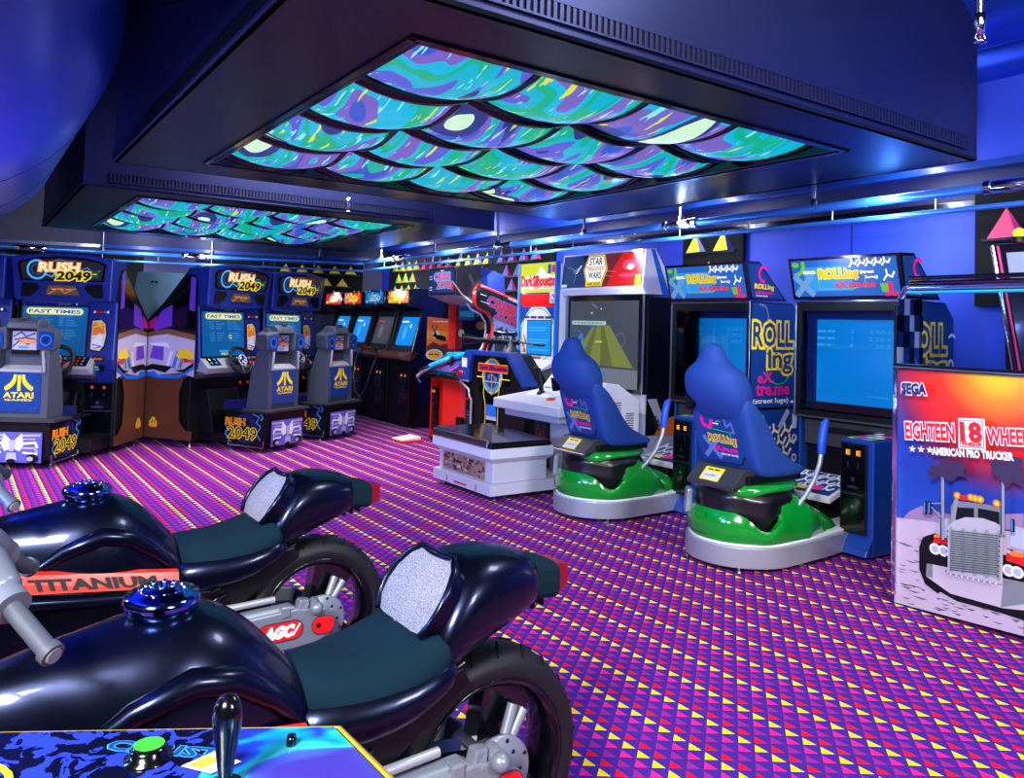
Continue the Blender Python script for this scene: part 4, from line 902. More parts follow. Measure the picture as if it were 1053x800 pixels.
# ---------------------------------------------------------------- white space shooter with bench and joystick desk
def bench_game():
    t = empty('projector_game', AB(3.5, -5.75), RZW, 'white sit-down game with a big projection screen, joystick desk and black padded bench', 'arcade machine')
    m = MB(); m.box(-.40, .52, -.02, .62, .05, .14, 'offwhite'); m.box(-.36, .50, .62, 1.75, .05, .11, 'offwhite'); m.box(-.34, .46, .64, 1.7, .11, .115, 'grey')
    m.box(.42, .515, .6, 1.7, .09, .125, 'art_bronze')
    A = Art(m, (-.40, -.02, .05), (1, 0, 0), (0, 0, 1)); A.l = 1; A.rect(.36, .56, .02, .035, 'red'); A.rect(.23, .245, .01, .06, 'red'); A.rect(.70, .715, .01, .06, 'red')
    A = Art(m, (.52, .6, .05), (0, 1, 0), (0, 0, 1)); A.l = 1
    m.build('platform', t, bevel=.006)
    m = MB(); m.box(-.37, .49, .02, .56, .14, .32, 'offwhite')
    m.hexa([(-.37, .02, .30), (.49, .02, .30), (.49, .56, .30), (-.37, .56, .30), (-.42, -.03, .345), (.53, -.03, .345), (.53, .6, .345), (-.42, .6, .345)], 'offwhite'); m.box(-.42, .53, -.03, .6, .345, .42, 'white'); m.build('bench_base', t, bevel=.01, seg=3)
    m = MB(); m.box(-.41, .52, -.025, .58, .42, .455, 'black'); m.hexa([(-.41, -.035, .425), (.47, -.035, .425), (.47, 0, .425), (-.41, 0, .425), (-.41, -.03, .485), (.47, -.03, .485), (.47, 0, .485), (-.41, 0, .485)], 'steel'); m.hexa([(-.40, -.02, .45), (.51, -.02, .45), (.51, .57, .45), (-.40, .57, .45), (-.40, -.02, .50), (.51, -.02, .47), (.51, .57, .47), (-.40, .57, .50)], 'black_gloss'); m.build('seat_pad', t, bevel=.012, seg=3)
    m = MB(); A = Art(m, (-.30, .02, .15), (1, 0, 0), (0, 0, 1)); A.l = 1; A.rect(0, .68, .0, .155, 'art_bronze2'); rnd = random.Random(3)
    for k in range(120):
        x = rnd.uniform(.01, .64); y = rnd.uniform(.005, .13); w = rnd.uniform(.01, .045); h = rnd.uniform(.006, .025); A.l = 2 + k % 4
        m.poly([A.P(x, y), A.P(min(x + w, .675), y), A.P(min(x + w, .675), y + h), A.P(x, y + h)], rnd.choice(('brown_dk', 'offwhite', 'art_bronze', 'brown_dk', 'art_bronze2', 'black')))
    m.build('bench_art_panel', t)
    # joystick desk
    m = MB(); m.hexa([(-.56, .70, .63), (.46, .70, .63), (.46, 1.3, .66), (-.56, 1.3, .66), (-.56, .70, .72), (.46, .70, .72), (.46, 1.3, .80), (-.56, 1.3, .80)], 'offwhite'); m.box(-.42, .40, .74, 1.2, .57, .64, 'lavender'); m.build('desk', t, bevel=.012, seg=3)
    m = MB(); m.box(-.02, .40, .98, 1.24, .11, .60, 'lavender'); m.box(-.05, -.02, .96, 1.26, .11, .6, 'black'); m.box(-.02, .40, .975, .98, .33, .335, 'grey'); m.box(-.3, -.22, 1.0, 1.2, .1, .6, 'black')
    for z in (.45, .47, .49): m.box(.405, .41, 1.1, 1.14, z, z + .008, 'dark_grey')
    m.build('desk_pedestal', t, bevel=.005)
    coin_door(t, (-.25, .985, .12), (1, -.0, 0), .19, .47)
    m = MB(); m.hexa([(-.40, .95, .75), (-.02, .95, .75), (-.02, 1.2, .79), (-.40, 1.2, .79), (-.36, .97, .78), (-.06, .97, .78), (-.10, 1.2, .86), (-.32, 1.2, .86)], 'white'); m.hexa([(-.3, 1.1, .83), (-.1, 1.1, .83), (.1, 1.28, .95), (-.36, 1.28, .95), (-.3, 1.1, .85), (-.1, 1.1, .85), (.1, 1.28, .99), (-.36, 1.28, .99)], 'white'); m.box(-.2, .14, 1.2, 1.3, .8, .9, 'lavender'); m.build('joystick_cowl', t, bevel=.01)
    m = MB(); m.tube([(-.19, 1.0, .78), (-.19, .99, .84), (-.2, .96, .92), (-.19, .93, 1.0), (-.17, .9, 1.03)], [.022, .022, .026, .024, .018], 'black', 10); m.tube([(-.19, .95, .97), (-.14, .93, 1.01)], .014, 'black', 8); m.lathe([(.05, 0), (.045, .02), (.02, .04)], 'black', (-.19, 1.0, .77), n=14); m.build('joystick', t)
    m = MB(); m.lathe([(.0, .03), (.04, .03), (.045, .0)], 'red', (.08, .9, .735), n=16); m.build('start_button', t)
    # louvred wing on the right
    m = MB(); m.prism([(1.18, .1), (1.18, .66), (1.25, .92), (1.42, .9), (1.68, .75), (1.68, .1)], 'x', .18, .42, 'white'); A = Art(m, (.42, 1.18, .1), (0, 1, 0), (0, 0, 1)); A.l = 1
    for k in range(7): A.rect(.16, .26, .50 + .022 * k, .508 + .022 * k, 'dark_grey'); A.rect(.32, .42, .40 + .022 * k, .408 + .022 * k, 'dark_grey')
    for k in range(5): A.rect(.16, .26, .3 + .022 * k, .308 + .022 * k, 'dark_grey')
    m.build('louvred_wing', t, bevel=.012)
    # projection cabinet
    x0, x1, y0 = -.71, .42, 1.70
    m = MB(); m.box(x0 + .02, x1 - .0, y0 + .06, y0 + .98, .05, 1.72, 'black'); m.box(x0 + .02, x1 + .005, y0 + .04, y0 + .5, .05, .72, 'lavender'); m.box(x0 + .0, x1 + .01, y0 + .02, y0 + .12, .62, .80, 'offwhite')
    m.box(x1 - .02, x1 + .004, y0 + .0, y0 + .02, .8, 1.73, 'steel'); m.build('projection_cabinet', t, bevel=.006)
    m = MB(); m.box(x0 + .02, x1 - .02, y0, y0 + .08, .80, 1.73, 'black_gloss'); A = Art(m, (x0 + .06, y0 - .0, .84), (1, 0, 0), (0, 0, 1)); A.l = 1; w = x1 - x0 - .12; hh = .84
    A.rect(0, w, 0, hh, 'e_grey'); A.rect(0, w, 0, .17, 'e_greylt'); A.rect(0, w, .12, .18, 'e_greylt'); A.poly([(.02, .2), (w - .06, .2), (w * .60, .60), (w * .36, .60)], 'e_grass')
    A.poly([(w * .14, .2), (w * .30, .2), (w * .43, .60), (w * .40, .60)], 'e_grass2'); A.poly([(w * .48, .2), (w * .66, .2), (w * .52, .60), (w * .48, .60)], 'e_grass2')
    A.poly(rr(.03, .56, .60, .64, .02), 'e_pale'); A.text('MISSION SELECT COMPLETE', .06, .61, .46, .02, 'e_grass', .03); A.rect(.28, .42, .575, .59, 'e_blue'); A.line([(.19, .4), (.22, .44), (.2, .5), (.16, .46)], .03, 'e_skyb'); A.rect(.23, .3, .38, .395, 'e_skyb')
    A.text('INSERT COINS', .3, .11, .3, .035, 'e_skyb', .03); A.text('DESTROYED', .06, .52, .16, .025, 'e_blue', .03); A.rect(.42, .52, .43, .44, 'e_yellow'); A.ring(.78, .46, .07, .008, 'e_greylt', 20); A.poly([(.0, .0), (w, .0), (w, .1), (.0, .12)], 'e_greylt')
    A.ell(.4, .79, .06, .01, 'e_greylt', 10, rot=-.5); A.ell(.36, .72, .01, .01, 'e_white', 6); A.ell(.5, .76, .008, .008, 'e_white', 6)
    m.build('screen', t)
    m = MB(); a, b = x0 - .05, x1 + .04; m.prism([(y0 - .02, 1.74), (y0 - .06, 1.80), (y0 - .02, 2.16), (y0 + .10, 2.17), (y0 + .42, 1.74)], 'x', a, b, 'white')
    Aside = Art(m, (b, y0 - .06, 1.74), (0, 1, 0), (0, 0, 1)); Aside.l = 1; Aside.poly([(.10, .425), (.15, .425), (.36, .0), (.26, .0)], 'blue_bright')
    A = Art(m, (a, y0 - .062, 1.80), (1, 0, 0), (0, .04, .36)); A.l = 2; w = b - a
    A.rect(.02, w - .02, .015, .345, 'e_navy3'); A.poly([(.36, .015), (w - .02, .015), (w - .02, .345), (.62, .345)], 'e_maroon'); A.poly([(.72, .015), (w - .02, .015), (w - .02, .345), (.92, .345), (.8, .2)], 'e_red'); A.poly([(.3, .345), (.66, .345), (.5, .2)], 'e_dark')
    A.ell(1.02, .22, .10, .05, 'e_pink', 14); A.ell(1.04, .2, .05, .03, 'e_cream', 12); A.ell(1.0, .12, .12, .02, 'e_pink', 12); A.ring(.13, .12, .11, .012, 'e_skyb', 28, -.6, 1.9); A.ell(.13, .12, .1, .1, 'e_navy4', 24); A.rect(w - .1, w - .02, .015, .12, 'e_yellow')
    A.line([(.2, .18), (.3, .22)], .02, 'e_skyb'); A.line([(.25, .16), (.32, .24)], .012, 'e_white'); A.line([(.7, .17), (.85, .16)], .012, 'e_pink'); A.line([(.68, .13), (.8, .11)], .01, 'e_pink')
    hx = [(.37, .19), (.43, .335), (.66, .335), (.72, .19), (.66, .05), (.43, .05)]; sc = lambda q: [(.545 + (x - .545) * q, .19 + (y - .19) * q) for x, y in hx]
    A.poly(sc(1.03), 'e_yellow'); A.poly(sc(.95), 'e_dark'); A.poly(sc(.90), 'e_white')
    A.text('STAR', .45, .235, .19, .075, 'e_dark', .02); A.text('WARS', .45, .10, .19, .065, 'e_dark', .02); A.text('TRILOGY', .41, .18, .27, .04, 'e_gold', .05); A.rect(.42, .67, .022, .068, 'e_yellow'); A.text('ARCADE', .45, .03, .19, .03, 'e_dark', .02)
    A.rect(.03, .13, .02, .05, 'e_bluelt'); A.text('SEGA', .04, .024, .08, .02, 'e_white', .04)
    m.build('marquee', t)
    m = MB(); A = Art(m, (x1 + .0, y0 + .15, .9), (0, 1, 0), (0, 0, 1)); A.l = 1; hx2 = [(.24, .50), (.36, .72), (.60, .72), (.72, .50), (.60, .28), (.36, .28)]; q = lambda k: [(.48 + (x - .48) * k, .5 + (y - .5) * k) for x, y in hx2]
    m.prism([(y0 + .1, .82), (y0 + .1, 1.72), (y0 + .95, 1.72), (y0 + .95, .82)], 'x', x1 - .005, x1, 'black'); A.poly(q(1.), 'offwhite'); A.poly(q(.9), 'yellow'); A.poly(q(.8), 'black'); A.text('STAR', .34, .54, .28, .1, 'offwhite', .03); A.text('WARS', .34, .34, .28, .1, 'offwhite', .03); A.rect(.3, .66, .47, .51, 'yellow')
    m.build('side_print', t)
    m = MB(); A = Art(m, (x1 + .012, y0 + .06, .40), (0, 1, 0), (0, 0, 1)); m.prism([(y0 + .05, .42), (y0 + .05, .8), (y0 + .5, .8), (y0 + .5, .42)], 'x', x1 + .004, x1 + .012, 'black'); A.l = 1; A.poly([(.0, .36), (.1, .2), (.2, .05), (.28, .05), (.12, .36)], 'offwhite'); A.poly([(.1, .02), (.4, .02), (.4, .2), (.2, .16)], 'orange'); A.text('ARC', .06, .18, .16, .06, 'dark_grey', .04, rot=-.9); m.build('lower_print', t)
    feet(t, [(-.34, .06), (.46, .06), (.46, .8), (-.3, .8), (-.6, 1.8), (.3, 1.8), (.3, 2.55), (-.6, 2.55)], .05)
mk('art_bronze2', (168, 130, 118), .45); mk('brown_dk', (60, 38, 34), .5); em('e_grass2', (96, 108, 50), .8); em('e_navy3', (20, 52, 120), .75); em('e_navy4', (30, 60, 110), .7); em('e_maroon', (120, 40, 60), .7); em('e_gold', (220, 160, 30), .9)
bench_game()
o = MB(); o.box(0, .12, -.012, 0, 0, .12, 'offwhite'); A = Art(o, (0, -.012, 0), (1, 0, 0), (0, 0, 1)); A.poly([(.02, .08), (.06, .1), (.09, .07), (.07, .05), (.05, .08)], 'red'); A.text('NO FOOD OR', .015, .03, .09, .012, 'black', .02); A.text('DRINKS', .03, .012, .06, .012, 'black', .02)
o = o.build('notice_card'); o.location = AB(5.105, -6.63, 1.66); o.rotation_euler = (0, 0, RZW); tag(o, 'small white notice card with a red mark on the edge of the sniper game', 'sign')

# ---------------------------------------------------------------- green and blue ride-on simulators
def simulator(b, a0, label, ycab, shift=(0, 0)):
    t = empty('ride_simulator', AB(a0, b), RZW, label, 'arcade machine', 'green ride-on simulators')
    def outline(g):      # g: outward growth
        pts = []
        for i in range(41):
            a = PI + PI * i / 40
            pts.append((( .34 + g) * math.cos(a), .36 + (.36 + g) * math.sin(a)))
        pts += [(.33 + g, .75), (.30 + g, 1.05), (.27 + g, ycab), (-.27 - g, ycab), (-.30 - g, 1.05), (-.33 - g, .75)]
        return pts
    m = MB(); m.prism(outline(0), 'z', .03, .15, 'silver'); m.prism(outline(-.02), 'z', .15, .165, 'white'); m.prism(outline(-.05), 'z', .02, .03, 'black'); m.build('base_skirt', t, bevel=.012, seg=3)
    m = MB(); m.prism([(-.25, .85), (.27, .85), (.26, ycab), (-.26, ycab)], 'z', .163, .172, 'offwhite')
    A = Art(m, (-.24, .88, .172), (1, 0, 0), (0, 1, 0)); A.l = 1
    for i in range(8):
        for j in range(7): x = .03 + .06 * i; y = .03 + .07 * j; A.l = 1; m.poly([A.P(x, y), A.P(x + .02, y + .028), A.P(x, y + .056), A.P(x - .02, y + .028)], 'lavender')
    m.build('tread_plate', t)
    # green body: one shell whose rim rises to a pointed leg fairing on either side
    def shell_pt(k, n, g):      # closed outline, k = 0 at the front left, running round the back
        f = k / n
        if f < .3: q = f / .3; return (-.25 - .06 * min(1, q * 2.2) - g, .80 - .44 * q)
        if f > .7: q = (1 - f) / .3; return (.25 + .06 * min(1, q * 2.2) + g, .80 - .44 * q)
        a_ = PI + PI * (f - .3) / .4; return ((.31 + g) * math.cos(a_), .36 + (.33 + g) * math.sin(a_))
    def rim(k, n):
        f = k / n; f = min(f, 1 - f)
        pts = [(0, .17), (.04, .24), (.10, .32), (.17, .40), (.225, .45), (.25, .46), (.27, .44), (.30, .36), (.33, .27), (.352, .235), (.372, .25), (.40, .315), (.43, .34), (.5, .345)]
        for (a0_, z0_), (a1_, z1_) in zip(pts, pts[1:]):
            if f <= a1_: return z0_ + (z1_ - z0_) * (f - a0_) / (a1_ - a0_)
        return .36
    n = 72; K = 7; vs = []; fs = []
    for j in range(K + 1):
        q = j / K
        for k in range(n + 1):
            h_ = rim(k, n); z = .15 + (h_ - .15) * q; inset = -.026 * math.sin(PI * q * .8) + .11 * max(0, h_ - .30) / .15 * q ** 2.2 * .7
            x, y = shell_pt(k, n, -inset); vs.append((x, y, z))
    for j in range(K):
        for k in range(n): i0 = j * (n + 1) + k; fs.append((i0, i0 + 1, i0 + n + 2, i0 + n + 1))
    m = MB(); m.add(vs, fs, 'green_fibre', True)
    vi = [(x * .9, .36 + (y - .36) * .93, z - .01) for x, y, z in vs[K * (n + 1):]]; top = vs[K * (n + 1):]
    m.add(top + vi, [(k, k + 1, n + 2 + k, n + 1 + k) for k in range(n)], 'green_fibre', True)
    fr = [vs[j * (n + 1)] for j in range(K + 1)]; bk = [vs[j * (n + 1) + n] for j in range(K + 1)]
    m.build('green_body', t)
    m = MB(); n = 40; rings = []
    for q, g in ((0, -.03), (.15, .0), (.45, .008), (.8, .0), (1, -.04)):
        r_ = []
        for i in range(n):
            a_ = 2 * PI * i / n; da = min(abs(a_ - (2 * PI - .85)), abs(a_ - (PI + .85))); dip = .045 * math.exp(-(da / .33) ** 2); zl = .458 - dip
            r_.append(((.29 + g) * math.cos(a_), .38 + (.32 + g) * math.sin(a_), zl + (.498 - zl) * q))
        rings.append(r_)
    m.loft(rings, 'green_fibre'); m.build('green_collar', t)
    m = MB(); n = 36; rings = []
    for z, g in ((.16, -.03), (.24, -.02), (.31, .0), (.34, .01), (.37, -.006), (.40, .008), (.43, -.004), (.46, -.03)):
        rings.append([((.285 + g + .008 * math.sin(i * 2.1)) * math.cos(2 * PI * i / n), .38 + (.32 + g + .008 * math.cos(i * 1.7)) * math.sin(2 * PI * i / n), z + .012 * math.sin(i * .9)) for i in range(n)])
    m.loft(rings, 'boot'); m.build('rubber_boot', t)
    m = MB(); m.hexa([(-.28, .12, .27), (-.20, .055, .27), (-.18, .09, .28), (-.25, .15, .29), (-.28, .14, .42), (-.18, .05, .42), (-.17, .09, .42), (-.25, .16, .42)], 'silver'); m.build('metal_bracket', t, bevel=.01)
    m = MB(); pts = []
    for i in range(9): a_ = PI * (1.20 + .30 * i / 8); pts.append((.322 * math.cos(a_), .36 + .342 * math.sin(a_)))
    m.tube([(x, y, .19) for x, y in pts], .0025, 'black', 6)
    for q in (0, -1): m.tube([(pts[q][0], pts[q][1], .19), (pts[q][0], pts[q][1], .32)], .0025, 'black', 6)
    m.build('hatch_seam', t); n = 14
    for s_ in (1, -1):
        m = MB(); rings = []
        for f in [0, .25, .5, .75, .92, 1.]:
            k = math.cos(f * PI / 2) ** .9 + .02; rings.append([(s_ * (.17 + .09 * math.cos(2 * PI * i / n) * k), .82 - .18 * f + .24 * math.sin(2 * PI * i / n) * k, .165 + .20 * f) for i in range(n)])
        m.loft(rings, 'green_fibre'); m.build('foot_fairing', t)
    # seat carrier
    m = MB(); m.box(-.17, .20, .16, .66, .50, .545, 'black'); m.prism([(.07, .47), (.05, .49), (.15, .585), (.26, .585), (.26, .50)], 'x', -.19, .17, 'dark_grey'); m.prism([(.06, .462), (.045, .485), (.10, .50), (.2, .50)], 'x', -.19, .17, 'steel')
    A = Art(m, (-.19, .047, .487), (1, 0, 0), (0, .10, .095)); A.l = 3; A.rect(.09, .235, .02, .12, 'yellow'); A.rect(.1, .225, .03, .085, 'offwhite'); A.text('CAUTION', .115, .095, .1, .015, 'black', .03); A.line([(.12, .055), (.2, .06)], .005, 'dark_grey'); m.build('seat_carrier', t, bevel=.004)
    # moulded foam seat
    m = MB(); outer = [(.21, .55), (.14, .8), (.07, 1.0), (.12, 1.03), (.24, .95), (.35, .80), (.45, .67), (.56, .61), (.69, .575), (.70, .54), (.58, .525), (.3, .53)]
    inner = [(.22, .55), (.15, .8), (.075, 1.0), (.12, 1.02), (.20, .92), (.23, .78), (.28, .64), (.4, .595), (.66, .58), (.68, .54), (.58, .525), (.3, .53)]
    rings = []
    for x, f, k in ((-.225, .9, .92), (-.215, 1, .98), (-.17, 1, 1.), (-.13, .45, 1), (-.07, .05, 1), (.07, .05, 1), (.13, .45, 1), (.17, 1, 1.), (.215, 1, .98), (.225, .9, .92)):
        rings.append([(x, .35 + (i_[0] + (o_[0] - i_[0]) * f - .35) * k, .66 + (i_[1] + (o_[1] - i_[1]) * f - .66) * k) for o_, i_ in zip(outer, inner)])
    m.loft(rings, 'blue_foam')
    hr = []
    for z, w_, th, cy in ((.86, .16, .06, .16), (.92, .185, .10, .15), (.98, .215, .14, .125), (1.06, .22, .155, .10), (1.12, .21, .15, .085), (1.165, .19, .13, .07), (1.195, .15, .10, .06), (1.225, .10, .08, .055), (1.27, .08, .07, .05), (1.31, .062, .055, .05), (1.335, .03, .03, .05)):
        hr.append([(w_ * math.copysign(abs(math.cos(2 * PI * i / 20)) ** .85, math.cos(2 * PI * i / 20)), cy + th * math.copysign(abs(math.sin(2 * PI * i / 20)) ** .85, math.sin(2 * PI * i / 20)), z) for i in range(20)])
    m.loft(hr, 'blue_foam'); m.build('foam_seat', t, sub=1)
    m = MB()
    m.prism([(-.17, 1.02), (-.095, .97), (-.145, .92)], 'y', .0, .06, 'black_matte')
    o = m.build('belt_slot', t)
    o.data.transform(Matrix.Translation((0, -.012, 0)))
    m = MB(); A = Art(m, (-.16, .182, .61), (1, 0, 0), (0, -.29, 1)); bp = [(.02, 0), (.28, 0), (.315, .05), (.31, .28), (.27, .31), (.05, .31), (.01, .28), (.0, .05)]
    vf = [A.P(x, y, 4) for x, y in bp]; vb = [A.P(x, y, -40) for x, y in bp]; m.add(vf + vb, [tuple(range(8)), tuple(range(15, 7, -1))] + [(i, 8 + i, 8 + (i + 1) % 8, (i + 1) % 8) for i in range(8)], 'blue_art'); A.l = 5
    A.ring(.07, .255, .05, .026, 'pink', 18, PI * .8, PI * 2.1); A.ring(.16, .25, .018, .006, 'green', 10, .3, 4.5); A.line([(.12, .245), (.16, .245)], .008, 'white')
    A.line([(.21, .28), (.22, .23), (.26, .26), (.275, .20), (.25, .2)], .012, 'violet2'); A.line([(.03, .03), (.14, .15)], .03, 'violet2'); A.line([(.14, .03), (.03, .15)], .03, 'violet2'); A.line([(.08, .21), (.24, .20), (.25, .17)], .005, 'green')
    A.text('ROLLing', .07, .115, .21, .06, 'blue_deep', .0, 'yellow', .09); A.text('eX.tre.me', .10, .075, .18, .03, 'pink', .05); A.text('(street luge)', .15, .045, .13, .02, 'white', .03)
    m.build('back_print', t)
    # grab lever
    m = MB(); m.tube([(.26, .42, .27), (.28, .50, .35), (.29, .58, .42), (.29, .66, .50), (.29, .72, .60), (.29, .74, .69)], .015, 'silver', 12); m.lathe([(.0, .34), (.04, .33), (.045, .28)], 'dark_grey', (.25, .42, .0), n=14)
    L = m.build('lever_rod', t)
    m = MB(); m.tube([(.29, .735, .66), (.29, .74, .72), (.29, .75, .79), (.29, .77, .85), (.29, .79, .87)], [.022, .027, .027, .025, .014], 'blue_bright2', 12); m.build('lever_grip', t)
    # foot board in front of the monitor
    m = MB(); m.hexa([(-.22, 1.0, .30), (.18, 1.0, .30), (.18, 1.32, .40), (-.22, 1.32, .40), (-.22, 1.0, .34), (.18, 1.0, .34), (.18, 1.32, .44), (-.22, 1.32, .44)], 'offwhite'); A = Art(m, (-.22, 1.0, .34), (1, 0, 0), (0, .32, .10)); A.l = 2; A.rect(.02, .38, .02, .32, 'blue_art'); tread(A, .03, .06, .33, .22, 'white', 4, 3, .016); A.rect(.04, .2, .02, .06, 'yellow'); A.rect(.22, .3, .03, .1, 'pink')
    m.prism([(.98, .17), (1.0, .30), (1.3, .40), (1.34, .17)], 'x', -.14, .1, 'black'); m.build('foot_board', t, bevel=.006)
    # coin box on the right
    m = MB(); m.box(.24, .47, ycab - .46, ycab - .02, .02, .74, 'blue_case'); m.hexa([(.17, ycab - .54, .03), (.47, ycab - .54, .03), (.47, ycab - .46, .03), (.17, ycab - .46, .03), (.19, ycab - .52, .07), (.47, ycab - .52, .07), (.47, ycab - .46, .14), (.19, ycab - .46, .14)], 'blue_case')
    A = Art(m, (.24, ycab - .46, .74), (1, 0, 0), (0, 1, 0)); A.l = 1
    for k in range(10): x = .02 + .06 * (k % 3); y = .04 + .1 * (k // 3); A.rect(x, x + .05, y, y + .07, ('white', 'skyblue', 'white', 'pink', 'offwhite')[k % 5])
    A.rect(.03, .08, .05, .1, 'green'); A.rect(.14, .19, .06, .11, 'green'); m.build('coin_box', t, bevel=.008)
    coin_door(t, (.255, ycab - .47, .15), (1, 0, 0), .18, .57)
    for o in t.children: o.location.x += shift[0]; o.location.y += shift[1]
    # monitor cabinet
    W = .84; h = W / 2; y0 = ycab
    m = MB(); m.prism([(y0 + .1, .03), (y0 + .1, .5), (y0 + .10, .78), (y0 + .16, .82), (y0 + .16, 1.62), (y0 + .55, 1.62), (y0 + .62, 1.5), (y0 + .62, .03)], 'x', -h + .02, h - .02, 'black'); m.box(-.36, .36, y0 + .02, y0 + .12, .60, .78, 'dark_grey'); m.box(-.2, .2, y0 + .0, y0 + .03, .7, .74, 'black'); m.build('cabinet_body', t, bevel=.005)
    m = MB()
    for (xa, xb, za, zb) in ((-h, -h + .035, .80, 1.65), (h - .035, h, .80, 1.65), (-h + .035, h - .035, .80, .845), (-h + .035, h - .035, 1.58, 1.65)): m.box(xa, xb, y0 - .03, y0 + .03, za, zb, 'black')
    for x in (-h - .004, h - .012): m.box(x, x + .016, y0 - .036, y0 - .026, .80, 1.65, 'steel')
    m.box(-h, h, y0 - .036, y0 - .026, 1.640, 1.655, 'steel'); m.box(-h, h, y0 - .034, y0 - .026, .795, .81, 'dark_grey'); m.build('screen_frame', t, bevel=.003)
    m = MB(); n = 10; vs = []; fs = []   # deep set bulging tube
    for i in range(n + 1):
        for j in range(n + 1): u = i / n; v = j / n; vs.append((-.32 + .66 * u, y0 + .10 - .05 * math.sin(PI * u) * math.sin(PI * v), .90 + .63 * v))
    for i in range(n):
        for j in range(n): q = i * (n + 1) + j; fs.append((q, q + n + 1, q + n + 2, q + 1))
    m.add(vs, fs, 'e_screen', True)
    for (xa, xb, za, zb) in ((-h + .035, -.32, .86, 1.6), (.34, h - .035, .86, 1.6)): m.box(xa, xb, y0 + .07, y0 + .11, za, zb, 'blue_deep')
    m.box(-h + .035, h - .035, y0 + .06, y0 + .11, .86, .91, 'black'); m.box(-h + .035, h - .035, y0 + .06, y0 + .11, 1.52, 1.6, 'blue_deep')
    A = Art(m, (-.33, y0 + .046, .92), (1, 0, 0), (0, 0, 1)); A.l = 1
    for k in range(3): A.text('%d. RACER' % (k + 1), .05, .50 - .05 * k, .16, .028, 'e_bluelt', .01); A.text(str(3 - k), .32, .50 - .05 * k, .02, .028, 'e_bluelt', .01); A.text('2.50.%d' % (5 + k), .46, .50 - .05 * k, .16, .028, 'e_bluelt', .01)
    A.text('RANKING', .16, .38, .36, .05, 'e_screen2', .04); A.text('>FreePlay', .44, .05, .18, .022, 'e_bluelt', .01); m.build('picture_tube', t)
    m = MB(); m.box(-h + .03, h - .03, y0 - .012, y0 - .009, .86, 1.6, 'glass'); m.build('screen_glass', t)
    # printed side panels
    for s_ in (-1, 1):
        m = MB(); m.prism([(y0 - .02, .80), (y0 - .02, 1.655), (y0 + .50, 1.655), (y0 + .62, 1.54), (y0 + .62, .80)], 'x', s_ * (h - .012), s_ * h, 'black'); m.prism([(y0 + .02, .05), (y0 + .02, .79), (y0 + .62, .79), (y0 + .62, .05)], 'x', s_ * (h - .03), s_ * (h - .01), 'blue_art')
        A = Art(m, (s_ * h, (y0 - .02) if s_ > 0 else (y0 + .62), .80), (0, s_, 0), (0, 0, 1)); A.l = 1
        A.poly([(.01, .012), (.63, .012), (.63, .735), (.515, .845), (.01, .845)] if s_ > 0 else [(.01, .012), (.63, .012), (.63, .845), (.125, .845), (.01, .735)], 'blue_art')
        A.ring(.12, .74, .1, .012, 'grey', 18, -1.2, 1.8); A.ring(.36, .36, .17, .008, 'green', 24);
        A.text('ROLL', .03, .50, .50, .19, 'blue_art', .02, 'yellow', .085); A.text('ing', .22, .28, .30, .19, 'blue_art', .02, 'yellow', .085); A.text('eX.', .09, .21, .20, .08, 'pink', .03); A.text('tre.me', .07, .11, .42, .08, 'pink', .03); A.text('(street luge)', .03, .035, .45, .05, 'white', .015); A.rect(.51, .6, .04, .06, 'white')
        A.ring(.60, .58, .06, .018, 'white', 12, .6, 2.6); A.ring(.585, .42, .04, .02, 'white', 14); A.rect(.57, .61, .15, .36, 'white'); A.rect(.582, .598, .18, .34, 'blue_art')
        A = Art(m, (s_ * (h - .01), (y0 + .02) if s_ > 0 else (y0 + .62), .05), (0, s_, 0), (0, 0, 1)); A.l = 1; tread(A, .08, .34, .42, .28, 'cream', 3, 3, .022); A.ring(.1, .66, .05, .012, 'green', 14, -2, 1.4); A.line([(.34, .6), (.44, .72)], .05, 'lavender'); A.ring(.53, .5, .035, .016, 'offwhite', 12); A.ring(.53, .34, .035, .016, 'offwhite', 12); A.rect(.5, .56, .58, .7, 'offwhite')
        m.build('side_panel', t)
    # wedge shaped backlit sign
    m = MB(); prof = [(y0 - .04, 1.665), (y0 - .12, 1.965), (y0 + .06, 1.975), (y0 + .42, 1.67)]
    m.prism(prof, 'x', -h - .01, h + .01, 'black_gloss'); A = Art(m, (-h - .01, y0 - .042, 1.665), (1, 0, 0), (0, -.08, .30)); A.l = 2; w = W + .02
    A.rect(.025, w - .025, .022, .29, 'e_blue2'); A.rect(.12, .5, .06, .24, 'e_blue3'); A.ring(.05, .26, .09, .03, 'e_green3', 24, -1.7, .3); A.ell(.06, .26, .03, .02, 'e_green3', 12); A.text('namco', .12, .19, .1, .022, 'e_white', .04); A.ring(.24, .225, .035, .012, 'e_green3', 14, -2.6, .6)
    A.line([(.05, .04), (.18, .17)], .045, 'e_pale2'); A.line([(.18, .04), (.05, .17)], .045, 'e_pale2'); A.ring(.42, .13, .001, .0005, 'black', 3)
    A.line([(.24, .15), (.24, .075), (.52, .075)], .006, 'e_green3'); A.line([(.5, .2), (.6, .2), (.6, .09), (.5, .08)], .006, 'e_green3')
    A.text('ROLLing', .25, .135, .30, .085, 'e_gold2', .02, 'e_yellow', .09); A.text('eX.tre.me', .37, .085, .30, .045, 'e_pink2', .05); A.text('(street', .57, .175, .1, .03, 'e_white', .04); A.text('luge)', .61, .14, .085, .026, 'e_white', .04)
